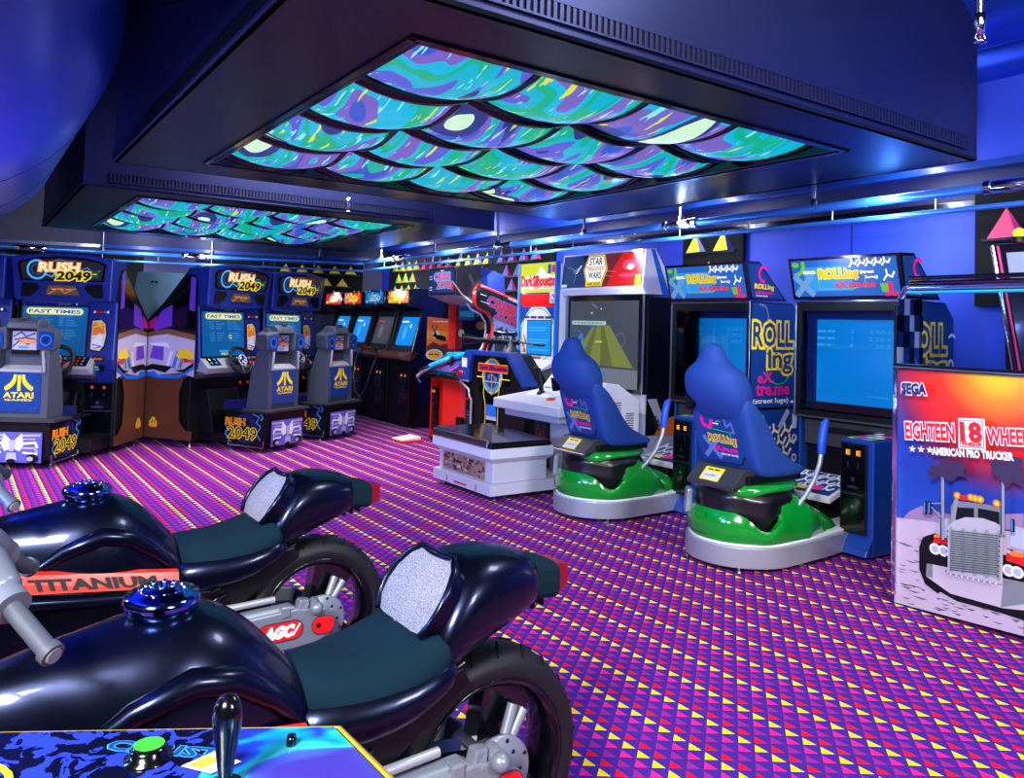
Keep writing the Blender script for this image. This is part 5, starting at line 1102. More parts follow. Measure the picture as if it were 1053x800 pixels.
    tread(A, .50, .235, .30, .05, 'e_white', 5, 1, .013); tread(A, .74, .13, .08, .07, 'e_white', 1, 1, .012); A.poly([(.71, .11), (.77, .11), (.765, .05), (.72, .05)], 'e_green3'); A.rect(.74, .78, .022, .048, 'e_pinkhot'); A.rect(.765, .80, .05, .12, 'e_pinkhot'); A.rect(.79, .83, .022, .05, 'e_pinkhot')
    m.build('sign_wedge', t)
    for s_ in (-1, 1):
        m = MB(); m.prism([(y0 - .02, 1.685), (y0 - .085, 1.945), (y0 + .05, 1.955), (y0 + .37, 1.685)], 'x', s_ * (h + .006), s_ * (h + .014), 'blue_art'); A = Art(m, (s_ * (h + .014), (y0 - .05) if s_ > 0 else y0 + .40, 1.685), (0, s_, 0), (0, 0, 1)); A.l = 1
        k0 = 0 if s_ > 0 else .05; A.ring(.16 + k0, .19, .07, .025, 'pink', 18, .8, 5.0); A.text('ROLLing', .05 + k0, .06, .24, .05, 'yellow', .05); A.text('eX.tre.me', .06 + k0, .03, .22, .025, 'pink', .05); A.text('(street luge)', .07 + k0, .008, .14, .014, 'white', .03); m.build('sign_side_print', t)
    feet(t, [(-.2, .08), (.2, .08), (-.28, .8), (.28, .8), (-.38, ycab + .1), (.38, ycab + .1), (.38, ycab + .55), (-.38, ycab + .55)], .045)
mk('violet2', (90, 120, 190), .45); mk('blue_bright2', (24, 80, 200), .45); em('e_blue2', (18, 92, 180), 1.1); em('e_blue3', (40, 136, 215), 1.1); em('e_green3', (110, 200, 50), .8); em('e_pale2', (110, 160, 210), .8); em('e_gold2', (200, 170, 30), 1.); em('e_pink2', (225, 60, 90), .8); em('e_pinkhot', (235, 30, 110), .9); em('e_screen2', (20, 140, 220), 1.0)
simulator(-4.45, 3.76, 'green and blue ride-on simulator, the farther one, beside the white bench game', 1.36, (-.14, -.06))
simulator(-3.24, 3.70, 'green and blue ride-on simulator, the nearer one, beside the truck cabin', 1.48)
# ---------------------------------------------------------------- truck driving cabin with printed front
CP = dict(f=811.0176, s=93.3863, pitch=-.0359305, roll=.0290718)
def view_axes():
    cp, sp = math.cos(CP['pitch']), math.sin(CP['pitch']); fw = Vector((0, cp, -sp)); up = Vector((0, sp, cp)); rt = Vector((1, 0, 0)); cr, sr = math.cos(CP['roll']), math.sin(CP['roll'])
    return fw, rt * cr + up * sr, up * cr - rt * sr
FW, RT, UP = view_axes()
def on_print(x, y, a=4.1, b0=-2.28, z0=.06):
    """measured point of the flat print -> metres on the panel"""
    d = FW + RT * (x - 526.5) / CP['f'] - UP * (y - (400 - CP['s'])) / CP['f']; t = a / d.dot(U)
    return (t * d.dot(V) - b0, 1.4 + t * d.z - z0)
def truck_cabin():
    t = empty('truck_cabin', AB(4.1, -2.28), RZW, 'truck driving cabin with a lorry printed on its front panel, chrome rail and glass above', 'arcade machine')
    W = 1.45
    q = on_print
    m = MB(); m.box(0, W, 0, .05, .06, 1.24, 'black'); m.box(0, .05, .05, 1.2, .06, .95, 'blue_case'); m.box(W - .05, W, .05, 1.2, .06, 1.2, 'blue_case'); m.box(.05, W - .05, .05, 1.2, .06, .12, 'black'); m.build('cabin_shell', t, bevel=.006)
    m = MB(); m.poly([(0.012, -.001, .07), (W, -.001, .07), (W, -.001, 1.235), (.012, -.001, 1.235)], 'sunset'); A = Art(m, (0, -.001, .06), (1, 0, 0), (0, 0, 1)); A.l = 1
    P = lambda pts, mat: A.poly([q(*v) for v in pts], mat)
    # desert ground, storm clouds
    P([(924, 538), (935, 526), (948, 520), (962, 526), (985, 530), (1053, 528), (1053, 545), (924, 542)], 'haze')
    P([(922, 532), (1053, 548), (1053, 654), (920, 619)], 'sand')
    rnd = random.Random(5)
    for k in range(170):
        x = rnd.uniform(922, 1060); y = rnd.uniform(548, 622) + (x - 920) * .24 * rnd.uniform(.2, .95); w = rnd.uniform(5, 16)
        if y > 617 + (x - 920) * .265: continue
        A.l = 3 + k % 3; a, b, c = q(x, y), q(x + w, y + w * .2 + .4), q(x + w * .6, y + w * .16 + 1.5); m.poly([A.P(*a), A.P(*c), A.P(*b)], rnd.choice(('sand_dk', 'sand_dk', 'brown_dk')))
    A.l = 7
    P([(948, 560), (954, 575), (1000, 580), (1060, 590), (1060, 640), (1030, 630), (985, 618), (960, 604), (950, 590)], 'black')
    P([(946, 562), (950, 552), (962, 548), (975, 552), (975, 560), (1060, 575), (1060, 600), (985, 600), (965, 610), (952, 600), (946, 585)], 'black')
    # bumper
    P([(954, 579), (1000, 588), (1045, 597), (1060, 600), (1060, 628), (1032, 625), (978, 610), (953, 592)], 'chrome_print'); P([(954, 579), (960, 580), (960, 594), (953, 592)], 'grey'); P([(1033, 595), (1060, 600), (1060, 620), (1030, 624)], 'grey')
    # bonnet, wings
    P([(958, 560), (978, 562), (978, 580), (956, 574)], 'black'); P([(962, 553), (980, 555), (980, 560), (960, 558)], 'red'); P([(1036, 568), (1060, 574), (1060, 584), (1036, 576)], 'red'); P([(1034, 578), (1060, 584), (1060, 598), (1034, 594)], 'black')
    P([(967, 533), (978, 533), (978, 553), (966, 552)], 'lavender'); P([(1042, 540), (1056, 543), (1056, 566), (1040, 562)], 'lavender')
    for x, y in ((963, 564), (972, 566), (1039, 586), (1048, 588)): A.ell(*q(x, y), .028, .028, 'white', 14); A.ell(*q(x, y), .018, .018, 'lavender', 12)
    P([(963, 549), (972, 549), (972, 553), (962, 552)], 'orange'); P([(1041, 566), (1054, 568), (1054, 573), (1041, 571)], 'orange')
    # cab and windscreen
    P([(980, 520), (984, 514), (1030, 520), (1034, 526), (1034, 548), (980, 540)], 'grey'); P([(983, 521), (1004, 522), (1004, 534), (982, 534)], 'black'); P([(1008, 522), (1030, 526), (1030, 540), (1008, 535)], 'black'); P([(979, 540), (984, 512), (988, 512), (984, 540)], 'silver')
    for x, y in ((987, 509), (1001, 511), (1006, 512), (1011, 513), (1028, 517)): A.ell(*q(x, y), .018, .018, 'orange', 12); A.ell(*q(x, y), .01, .01, 'yellow', 10)
    P([(990, 508), (998, 509), (998, 514), (990, 513)], 'red')
    # grille
    P([(978, 540), (984, 535), (996, 531), (1014, 532), (1028, 537), (1035, 542), (1034, 600), (978, 588)], 'chrome_print2')
    P([(981, 543), (1031, 548), (1030, 594), (981, 584)], 'grille')
    for k in range(5): x = 981 + 12.3 * k; P([(x - 1, 541 + k), (x + 2, 541 + k), (x + 2, 586 + k * 2.2), (x - 1, 586 + k * 2.2)], 'silver')
    for k in range(18): y = 546 + 2.3 * k; A.line([q(982, y - 1), q(1030, y + 4)], .004, 'dark_grey')
    for k in range(9): A.ell(*q(979.5, 545 + 5 * k), .004, .004, 'black', 6); A.ell(*q(1033, 550 + 5 * k), .004, .004, 'black', 6); A.ell(*q(983 + 6 * k, 589 + 1.1 * k), .004, .004, 'white', 6)
    # stacks and mirrors
    for x, y0, y1 in ((976, 482, 553), (1038, 492, 548)):
        P([(x - 2.2, y0 + 4), (x - 1, y0), (x + 2, y0 + 2), (x + 2.2, y1), (x - 2.2, y1)], 'silver'); P([(x - 2.2, y0 + 4), (x - 1, y0), (x - .6, y1), (x - 2.2, y1)], 'dark_grey')
    for (x, y) in ((959, 514), (964, 514), (1049, 532)): P([(x - 2, y), (x + 2, y), (x + 2, y + 13), (x - 2, y + 13)], 'black'); P([(x - 1.4, y + 1), (x - .2, y + 1), (x - .2, y + 12), (x - 1.4, y + 12)], 'skyblue')
    A.line([q(966, 520), q(978, 532)], .006, 'silver'); A.line([q(966, 516), q(977, 516)], .005, 'silver')
    P([(962, 482), (967, 476), (972, 478), (978, 470), (985, 474), (994, 472), (1001, 478), (999, 485), (1004, 490), (994, 488), (985, 494), (975, 488), (966, 493)], 'cloud'); P([(1026, 474), (1034, 470), (1040, 474), (1048, 468), (1060, 470), (1060, 500), (1050, 494), (1042, 500), (1036, 490), (1028, 486)], 'cloud')
    # lettering
    def word(s_, x0, yb, x1, yt, mat, bold, ol, ow, sk=.0):
        a = q(x0, yb); b = q(x1, yb + (x1 - x0) * sk); c = q(x0, yt); A.text(s_, a[0], a[1], b[0] - a[0], c[1] - a[1], mat, bold, ol, ow, rot=math.atan2(b[1] - a[1], b[0] - a[0]))
    word('SEGA', 936, 404, 960, 394, 'blue_deep', .05, 'offwhite', .09, .05)
    word('EIGHTEEN', 940, 449.5, 990, 434, 'red', .035, 'white', .065, .055); word('WHEELER', 1024, 454.5, 1082, 440, 'red', .035, 'white', .065, .055)
    P([(994, 429), (1021, 430), (1022, 462), (994, 460)], 'white'); P([(995.5, 431), (1019.5, 432), (1020.5, 460), (995.5, 458.5)], 'grey'); P([(996.5, 432), (1018.5, 433), (1019.5, 459), (996.5, 457.5)], 'white')
    word('18', 998, 452.5, 1018, 434, 'red', .05, None, 0, .04); word('WHEELER', 997.5, 457, 1018.5, 453.5, 'red', .06, None, 0, .04)
    word('AMERICAN PRO TRUCKER', 968, 466, 1051, 459, 'white', .05, 'blue_deep', .05, .075)
    for k in range(3):
        cx, cy = q(947.5 + 9 * k, 460.5 + .5 * k); A.poly([(cx + (.02 if i % 2 == 0 else .008) * math.sin(i * PI / 5), cy + (.02 if i % 2 == 0 else .008) * math.cos(i * PI / 5)) for i in range(10)], 'cream')
    m.build('printed_front', t)
    m = MB(); m.box(-.012, .012, -.02, .04, .05, 1.26, 'chrome'); m.box(-.02, .0, -.012, .03, .05, 1.58, 'chrome'); m.build('corner_post', t, bevel=.004)
    m = MB(); m.box(-.01, W, -.03, .05, 1.235, 1.262, 'black_gloss'); m.box(-.01, W, -.035, -.028, 1.24, 1.25, 'steel'); m.build('sill', t, bevel=.004)
    m = MB()
    for k, (x, w_) in enumerate(((.0, .03), (.032, .03), (.064, .022), (.088, .025))):
        for j in range(4): m.box(x + .002 * (j % 2), x + w_, .0, .03 + .012 * ((k + j) % 2), 1.265 + .085 * j, 1.265 + .085 * (j + 1), ('steel', 'blue_chrome', 'dark_chrome', 'blue_chrome')[(k + j) % 4])
    m.build('ribbed_pillar', t)
    m = MB(); m.tube([(-.0, .02, 1.60), (.03, .02, 1.66), (.06, .02, 1.668), (W, .02, 1.668)], .020, 'chrome', 14); m.tube([(.06, .0, 1.715), (W, .0, 1.715)], .012, 'black_gloss', 10); m.tube([(.05, .03, 1.69), (W, .03, 1.69)], .014, 'magenta_chrome', 10); m.tube([(.05, -.005, 1.64), (W, -.005, 1.64)], .008, 'cyan', 8)
    m.build('top_rail', t)
    m = MB(); m.box(.115, W, .018, .024, 1.262, 1.65, 'glass'); m.build('window_pane', t)
    # monitor housing seen through the glass
    m = MB(); m.prism([(1.05, .12), (1.05, 1.2), (1.0, 1.99), (1.5, 1.99), (1.5, .12)], 'x', .08, W - .05, 'black'); m.build('monitor_housing', t, bevel=.006)
    m = MB(); m.hexa([(.16, 1.0, 1.2), (W - .1, 1.0, 1.2), (W - .1, 1.05, 1.2), (.16, 1.05, 1.2), (.06, .95, 1.97), (W - .1, .95, 1.97), (W - .1, 1.0, 1.97), (.06, 1.0, 1.97)], 'black_gloss')
    m.tube([(.16, .99, 1.2), (.05, .94, 1.97)], .014, 'chrome', 8); m.tube([(.19, .99, 1.2), (.08, .94, 1.97)], .008, 'magenta', 8); m.tube([(.05, .94, 1.975), (W - .1, .94, 1.975)], .014, 'black_gloss', 8); m.tube([(.42, .98, 1.2), (.5, .96, 1.45)], .006, 'steel', 6); m.build('monitor_bezel', t)
    m = MB(); m.hexa([(.15, .95, 1.73), (.33, .95, 1.73), (.33, .96, 1.73), (.15, .96, 1.73), (.13, .935, 1.92), (.30, .935, 1.92), (.30, .945, 1.92), (.13, .945, 1.92)], 'silver'); m.box(.4, .46, .935, .95, 1.85, 1.93, 'silver'); m.build('speaker_grille', t)
    m = MB(); m.ball((.2, .93, 2.03), .03, 'e_beacon', 16); m.lathe([(.035, 1.98), (.035, 2.01)], 'black', (.2, .93, 0), n=14); m.build('beacon', t)
    feet(t, [(.08, .03), (.75, .03), (1.35, .03), (.08, 1.1), (1.35, 1.1)], .06)
def sunset():
    t = NT('sunset'); tc = t.n('ShaderNodeTexCoord'); sx = t.n('ShaderNodeSeparateXYZ'); t.l(tc.outputs['Object'], sx.inputs[0])
    dx = t.math('MULTIPLY', t.math('SUBTRACT', sx.outputs[0], .50), 1.15); dz = t.math('SUBTRACT', sx.outputs[2], 1.33)
    d = t.math('SQRT', t.math('ADD', t.math('MULTIPLY', dx, dx), t.math('MULTIPLY', dz, dz)))
    cr = t.n('ShaderNodeValToRGB'); e = cr.color_ramp.elements
    for i, (p, c) in enumerate([(.12, (255, 205, 10)), (.22, (250, 130, 20)), (.34, (232, 50, 24)), (.50, (205, 30, 40)), (.60, (110, 40, 90)), (.68, (28, 60, 160)), (.9, (30, 70, 170))]):
        q = e[i] if i < 2 else e.new(p); q.position = p; q.color = (lin(c[0]), lin(c[1]), lin(c[2]), 1)
    t.l(d, cr.inputs[0]); t.l(cr.outputs[0], t.b.inputs['Base Color']); t.b.inputs['Roughness'].default_value = .3
sunset()
mk('haze', (150, 120, 160), .5); mk('sand', (188, 168, 186), .5); mk('sand_dk', (120, 100, 116), .5); mk('chrome_print', (192, 176, 190), .4); mk('chrome_print2', (176, 170, 180), .4); mk('grille', (150, 156, 150), .5); mk('cloud', (52, 30, 70), .5)
mk('blue_chrome', (70, 130, 210), .12, metal=1.); mk('dark_chrome', (50, 60, 90), .1, metal=1.); mk('magenta_chrome', (170, 90, 110), .15, metal=1.)
truck_cabin()

# ---------------------------------------------------------------- motorbike rides
def motorbike(b, label):
    t = empty('arcade_motorbike', AB(0, b), math.atan2(U.y, U.x), label, 'motorbike ride', 'motorbike rides in the foreground')
    def sec(a, zt, zb, hw, e=.85, n=20, pinch=0.):
        pts = []; cz = (zt + zb) / 2; hh = (zt - zb) / 2
        for k in range(n):
            th = 2 * PI * k / n; c, s_ = math.cos(th), math.sin(th)
            y = hw * math.copysign(abs(c) ** e, c); z = cz + hh * math.copysign(abs(s_) ** e, s_)
            if pinch and s_ < .3: y *= 1 - pinch * (.3 - s_)
            pts.append((a, y, z))
        return pts
    m = MB(); m.loft([sec(*q) for q in ((-.04, .72, .5, .06), (.05, .765, .45, .09), (.12, .785, .42, .11), (.20, .80, .40, .13), (.28, .815, .40, .155), (.35, .83, .40, .17), (.42, .833, .40, .165), (.48, .805, .40, .15), (.53, .765, .40, .135), (.58, .71, .40, .125), (.62, .66, .42, .115), (.66, .61, .44, .10))], 'tank')
    m.build('fuel_tank', t, sub=1)
    # knee scallops
    m = MB()
    for s_ in (-1, 1): m.tube([(.18, s_ * .118, .62), (.28, s_ * .145, .69), (.38, s_ * .152, .725), (.46, s_ * .142, .71), (.54, s_ * .127, .65), (.61, s_ * .12, .57)], [.012, .022, .028, .028, .022, .01], 'tank', 10)
    m.build('tank_moulding', t)
    m = MB(); c = Vector((.35, 0, .835)); 
    m.lathe([(.0, .028), (.030, .030), (.036, .022), (.05, .026), (.056, .016), (.068, .018), (.074, .0), (.06, -.02)], 'cap_chrome', tuple(c), n=22)
    for k in range(12):
        a = 2 * PI * k / 12; m.ball((c.x + .043 * math.cos(a), c.y + .043 * math.sin(a), c.z + .022), .0075, 'chrome', 6, (1.3, 1.3, .6))
    for k in range(6):
        a = 2 * PI * k / 6 + .2; m.ball((c.x + .022 * math.cos(a), c.y + .022 * math.sin(a), c.z + .03), .008, 'cap_chrome', 8)
    cap = m.build('fuel_cap', t)
    m = MB(); m.loft([sec(*q) for q in ((.585, .66, .50, .07), (.63, .672, .50, .115), (.70, .668, .50, .14), (.78, .678, .51, .155), (.86, .70, .54, .162), (.93, .725, .58, .158), (.96, .72, .60, .14))], 'seat_cloth'); m.build('seat', t, sub=1)
    m = MB(); m.loft([sec(*q) for q in ((.56, .60, .46, .11), (.64, .63, .47, .145), (.74, .635, .48, .17), (.84, .65, .50, .18), (.92, .67, .54, .172), (.98, .66, .58, .15))], 'tank')
    m.build('seat_skirt', t, sub=1)
    m = MB(); m.loft([sec(*q, .8) for q in ((.90, .70, .58, .14), (.935, .76, .58, .15), (.98, .82, .595, .15), (1.03, .85, .615, .143), (1.10, .852, .64, .132), (1.17, .84, .665, .115), (1.22, .82, .685, .095), (1.245, .80, .70, .075))], 'tank'); m.build('tail_cowl', t, sub=1)
    m = MB()   # speckled pad let into the front of the cowl, with a centre seam
    n = 8; rings = []
    rows = [(.880, .695, .105), (.892, .722, .125), (.912, .755, .130), (.938, .79, .125), (.965, .822, .105), (.985, .842, .07)]
    for a_, z_, w_ in rows: rings.append([(a_ + .012 * abs(i / n * 2 - 1) ** 2 - .014, w_ * (2 * i / n - 1), z_ + .004) for i in range(n + 1)])
    vs = [p for r in rings for p in r]; k = n + 1; N = k * len(rows); vb = [(p[0] + .035, p[1] * .96, p[2] - .03) for p in vs]
    fs = [(i * k + j, i * k + j + 1, (i + 1) * k + j + 1, (i + 1) * k + j) for i in range(len(rows) - 1) for j in range(n)]
    f2 = []
    edge = [j for j in range(k)] + [i * k + n for i in range(1, len(rows))] + [(len(rows) - 1) * k + j for j in range(n - 1, -1, -1)] + [i * k for i in range(len(rows) - 2, 0, -1)]
    f2 = [(a_, b_, b_ + N, a_ + N) for a_, b_ in zip(edge, edge[1:] + edge[:1])]
    m.add(vs + vb, f2, 'tank', True)
    m.add(vs, fs, 'speckle', True); m.tube([(r[n // 2][0] - .001, 0, r[n // 2][2]) for r in rings], .0022, 'grey', 6); m.build('back_pad', t)
    m = MB(); m.tube([(rings[i][j][0] - .004, rings[i][j][1] * 1.04, rings[i][j][2]) for i, j in [(0, 0)] + [(q, 0) for q in range(1, len(rows))] + [(len(rows) - 1, j) for j in range(1, n + 1)] + [(q, n) for q in range(len(rows) - 2, -1, -1)]], .009, 'tank', 8); m.build('pad_rim', t)
    m = MB(); m.loft([sec(1.22, .812, .70, .09, .5), sec(1.26, .80, .70, .08, .5), sec(1.30, .79, .695, .07, .45), sec(1.31, .785, .70, .066, .45)], 'seat_cloth', smooth=False)
    for k in range(5): m.box(1.14 + .03 * k, 1.152 + .03 * k, -.05, .05, .665 + .004 * k, .70, 'black')
    m.build('tail_tip', t, bevel=.004)
    m = MB(); m.hexa([(1.305, -.055, .705), (1.35, -.045, .72), (1.35, .045, .72), (1.305, .055, .705), (1.305, -.055, .785), (1.35, -.045, .775), (1.35, .045, .775), (1.305, .055, .785)], 'red_lens')
    for k in range(6): m.box(1.35, 1.353, -.04, .04, .726 + .008 * k, .728 + .008 * k, 'red')
    m.build('tail_light', t, bevel=.006)
    # fairing with red stripe and word
    m = MB()
    for s_ in (-1, 1):
        m.hexa([(-.35, s_ * .10, .22), (.62, s_ * .10, .22), (.62, s_ * .13, .22), (-.35, s_ * .13, .22), (-.35, s_ * .10, .655), (.58, s_ * .10, .55), (.58, s_ * .16, .55), (-.35, s_ * .16, .655)], 'black_gloss')
        m.tube([(-.35, s_ * .165, .615), (.1, s_ * .17, .57), (.58, s_ * .16, .515)], [.02, .022, .012], 'tank', 10)
    m.build('lower_fairing', t, bevel=.01)
    for s_ in (-1, 1):
        m = MB(); m.hexa([(-.35, s_ * .155, .66), (.60, s_ * .155, .555), (.60, s_ * .18, .545), (-.35, s_ * .18, .65), (-.35, s_ * .145, .715), (.60, s_ * .145, .595), (.60, s_ * .165, .59), (-.35, s_ * .165, .71)], 'red_paint')
        if s_ < 0:
            A = Art(m, (-.1, -.1825, .623), (1, 0, -.113), (0, .27, .96)); A.l = 2; A.text('TITANIUM', .30, .010, .34, .030, 'black', .045, shear=-.3)
        m.build('red_stripe', t)
    # engine and fins
    m = MB(); m.box(.2, .80, -.09, .09, .16, .50, 'black')
    m.prism([(.60, .50), (1.0, .60), (1.02, .56), (.78, .40), (.62, .36)], 'y', -.1, .1, 'black')
    for k in range(5):
        z = .40 + .032 * k; m.tube([(.60, -.12, z), (.74 - .012 * k, -.13, z), (.79 - .012 * k, -.10, z + .01)], .012, 'black_gloss', 8)
    m.build('engine', t, bevel=.008)
    # rear wheel
    m = MB(); cz = .322; c = (1.11, 0, cz)
    prof = [(.205, -.066), (.225, -.076), (.25, -.073), (.268, -.052), (.277, -.02), (.277, .02), (.268, .052), (.25, .073), (.225, .076), (.205, .066)]
    m.lathe(prof, 'rubber', c, 'y', 56)
    for k in range(22):
        a = 2 * PI * k / 22
        for s_ in (-1, 1):
            p = []
            for f, r_, y_ in ((0, .2785, .012), (.5, .274, .038), (1, .262, .062)): aa = a + .10 * f + (.07 if s_ > 0 else 0); p.append((c[0] + r_ * math.cos(aa), s_ * y_, c[2] + r_ * math.sin(aa)))
            m.tube(p, .0035, 'black_matte', 5)
    wh = m.build('rear_wheel', t)
    m = MB(); m.lathe([(.208, -.068), (.212, -.072), (.204, -.07), (.186, -.05), (.178, .0), (.186, .05), (.204, .07), (.212, .072), (.208, .068), (.19, .03), (.19, -.03), (.208, -.068)], 'black_gloss', c, 'y', 48)
    for k in range(3):
        a = 2 * PI * k / 3 + 1.15; e = Vector((math.cos(a), 0, math.sin(a))); g = Vector((-math.sin(a), 0, math.cos(a))); o_ = Vector(c)
        p = [o_ + e * .04 - g * .045, o_ + e * .04 + g * .045, o_ + e * .19 + g * .085, o_ + e * .19 - g * .085]; m.hexa([v + Vector((0, -.03, 0)) for v in p] + [v + Vector((0, .03, 0)) for v in p], 'black_gloss')
    m.lathe([(0, -.06), (.05, -.06), (.055, -.03), (.055, .03), (.05, .06), (0, .06)], 'dark_grey', c, 'y', 24); m.build('wheel_rim', wh)
    m = MB(); a = 1.05
    for k, aa in enumerate((.9, 1.15)): e = Vector((math.cos(aa), 0, math.sin(aa))); m.tube([Vector(c) + e * .08 + Vector((0, -.07, 0)), Vector(c) + e * .15 + Vector((0, -.06, 0))], .014, 'cast', 8)
    m.lathe([(.0, -.108), (.03, -.108), (.03, -.102), (.082, -.102), (.089, -.097), (.089, -.088), (.0, -.088)], 'cast', c, 'y', 32)
    for k in range(14): aa = 2 * PI * k / 14; r_ = .078 if k % 2 else .058; m.ball((c[0] + r_ * math.cos(aa), -.103, c[2] + r_ * math.sin(aa)), .0055, 'black', 8, (1, .4, 1))
    m.build('brake_disc', t)
    # swing arm with oval stickers
    m = MB(); pr = [(.62, .295), (.64, .385), (.90, .395), (1.0, .40), (1.08, .385), (1.14, .345), (1.13, .295), (1.06, .265), (.66, .262)]
    m.prism([(x, z) for x, z in pr], 'y', -.155, -.115, 'cast'); m.prism([(x, z) for x, z in pr], 'y', .115, .155, 'cast')
    m.hexa([(.62, -.15, .375), (1.02, -.15, .385), (1.02, -.10, .385), (.62, -.10, .375), (.63, -.14, .40), (.98, -.14, .41), (.98, -.10, .41), (.63, -.10, .40)], 'cast')
    m.box(.94, .975, -.16, -.12, .375, .415, 'cast'); m.tube([(1.07, -.11, .40), (1.065, -.165, .395)], .020, 'cast', 14); m.ball((1.063, -.168, .395), .023, 'cast', 14); m.tube([(1.025, -.12, .385), (1.02, -.155, .38)], .012, 'cast', 12); m.hexa([(1.0, -.15, .385), (1.04, -.15, .385), (1.04, -.11, .385), (1.0, -.11, .385), (1.01, -.15, .425), (1.05, -.14, .42), (1.05, -.11, .42), (1.01, -.11, .425)], 'cast')
    arm = m.build('swing_arm', t, bevel=.006)
    m = MB(); A = Art(m, (.715, -.155, .298), (1, 0, 0), (0, 0, 1)); A.l = 1
    A.poly(rr(.01, .095, .0, .065, .03), 'dark_grey'); A.poly(rr(.012, .093, .003, .062, .028), 'red'); A.poly(rr(.145, .305, .0, .068, .032), 'dark_grey'); A.poly(rr(.149, .301, .004, .064, .028), 'red'); A.text('AGC', .168, .016, .095, .036, 'white', .09, shear=.25); A.line([(.262, .028), (.27, .018), (.292, .052)], .007, 'white')
    A.poly(rr(.335, .42, .0, .065, .03), 'dark_grey'); A.poly(rr(.338, .417, .004, .062, .028), 'red'); A.ell(.36, .033, .009, .009, 'black', 10); m.build('sticker', arm)
    m = MB(); R0 = .30
    pts = [(c[0] + R0 * math.cos(a_), c[2] + R0 * math.sin(a_)) for a_ in [R(110 + 8 * i) for i in range(9)]]
    for s_ in (-1, 1): m.tube([(x, s_ * .085, z) for x, z in pts], .008, 'black_gloss', 8)
    m.tube([(x, 0, z) for x, z in pts], .006, 'black_gloss', 6); m.tube([(.62, -.125, .43), (.80, -.12, .43), (.93, -.11, .43)], .012, 'silver', 8); m.build('chain_guard', t)
    # handlebar with cast clamp
    for s_ in (-1, 1):
        m = MB(); m.tube([(.085, s_ * .165, .922), (.135, s_ * .25, .868)], [.0155, .0155], 'grip_rubber', 18); m.tube([(.133, s_ * .247, .870), (.140, s_ * .257, .864)], [.0195, .0195], 'grip_rubber', 18); m.tube([(.140, s_ * .257, .864), (.142, s_ * .26, .863)], [.014, .012], 'grey', 18); m.tube([(.075, s_ * .145, .933), (.088, s_ * .17, .92)], .030, 'cast', 18); m.build('handle_grip', t)
    m = MB(); m.tube([(-.0, 0, .97), (.05, -.08, .962), (.078, -.15, .935)], [.05, .042, .030], 'cast', 14); m.tube([(-.0, 0, .97), (.05, .08, .962), (.078, .15, .935)], [.05, .042, .030], 'cast', 14)
    m.hexa([(-.22, -.17, .90), (.075, -.14, .90), (.075, .14, .90), (-.22, .17, .90), (-.24, -.13, 1.10), (.03, -.09, 1.0), (.03, .09, 1.0), (-.24, .13, 1.10)], 'cast'); m.hexa([(-.06, -.16, .93), (.09, -.13, .91), (.09, -.05, .91), (-.06, -.04, .94), (-.05, -.14, .99), (.07, -.12, .965), (.07, -.06, .965), (-.05, -.05, 1.0)], 'cast')
    for x, y, z in ((.05, -.04, .985), (.0, -.11, 1.0), (-.03, -.02, 1.02)): m.lathe([(.0, .03), (.018, .028), (.02, -.02)], 'cast', (x, y, z), n=14)
    m.build('handlebar_clamp', t, bevel=.014, seg=3)
    m = MB(); m.tube([(.0, -.17, .90), (.03, -.26, .86), (.05, -.29, .85)], [.007, .007, .011], 'cast', 8); m.build('brake_lever', t)
    m = MB(); m.box(-.35, .05, -.09, .09, .15, .74, 'black'); m.box(-.3, 1.0, -.16, .16, 0, .06, 'black'); m.box(.1, .6, -.08, .08, .06, .2, 'black'); m.build('pedestal', t, bevel=.01)
    return t
def speckle():
    t = NT('speckle'); tc = t.n('ShaderNodeTexCoord'); nz = t.n('ShaderNodeTexNoise'); nz.inputs['Scale'].default_value = 420; nz.inputs['Detail'].default_value = 2; t.l(tc.outputs['Object'], nz.inputs['Vector'])
    cr = t.n('ShaderNodeValToRGB'); e = cr.color_ramp.elements; e[0].position = .40; e[0].color = (.08, .08, .11, 1); e[1].position = .66; e[1].color = (.42, .42, .48, 1); t.l(nz.outputs['Fac'], cr.inputs[0]); t.l(cr.outputs[0], t.b.inputs['Base Color']); t.b.inputs['Roughness'].default_value = .7
speckle(); mk('cap_chrome', (90, 120, 200), .1, metal=1.); mk('grip_rubber', (74, 80, 92), .45)
motorbike(-1.69, 'black motorbike ride nearest the camera, its rear wheel at the bottom of the photo')
motorbike(-2.84, 'black motorbike ride behind the nearest one, with the red lettered stripe in view')

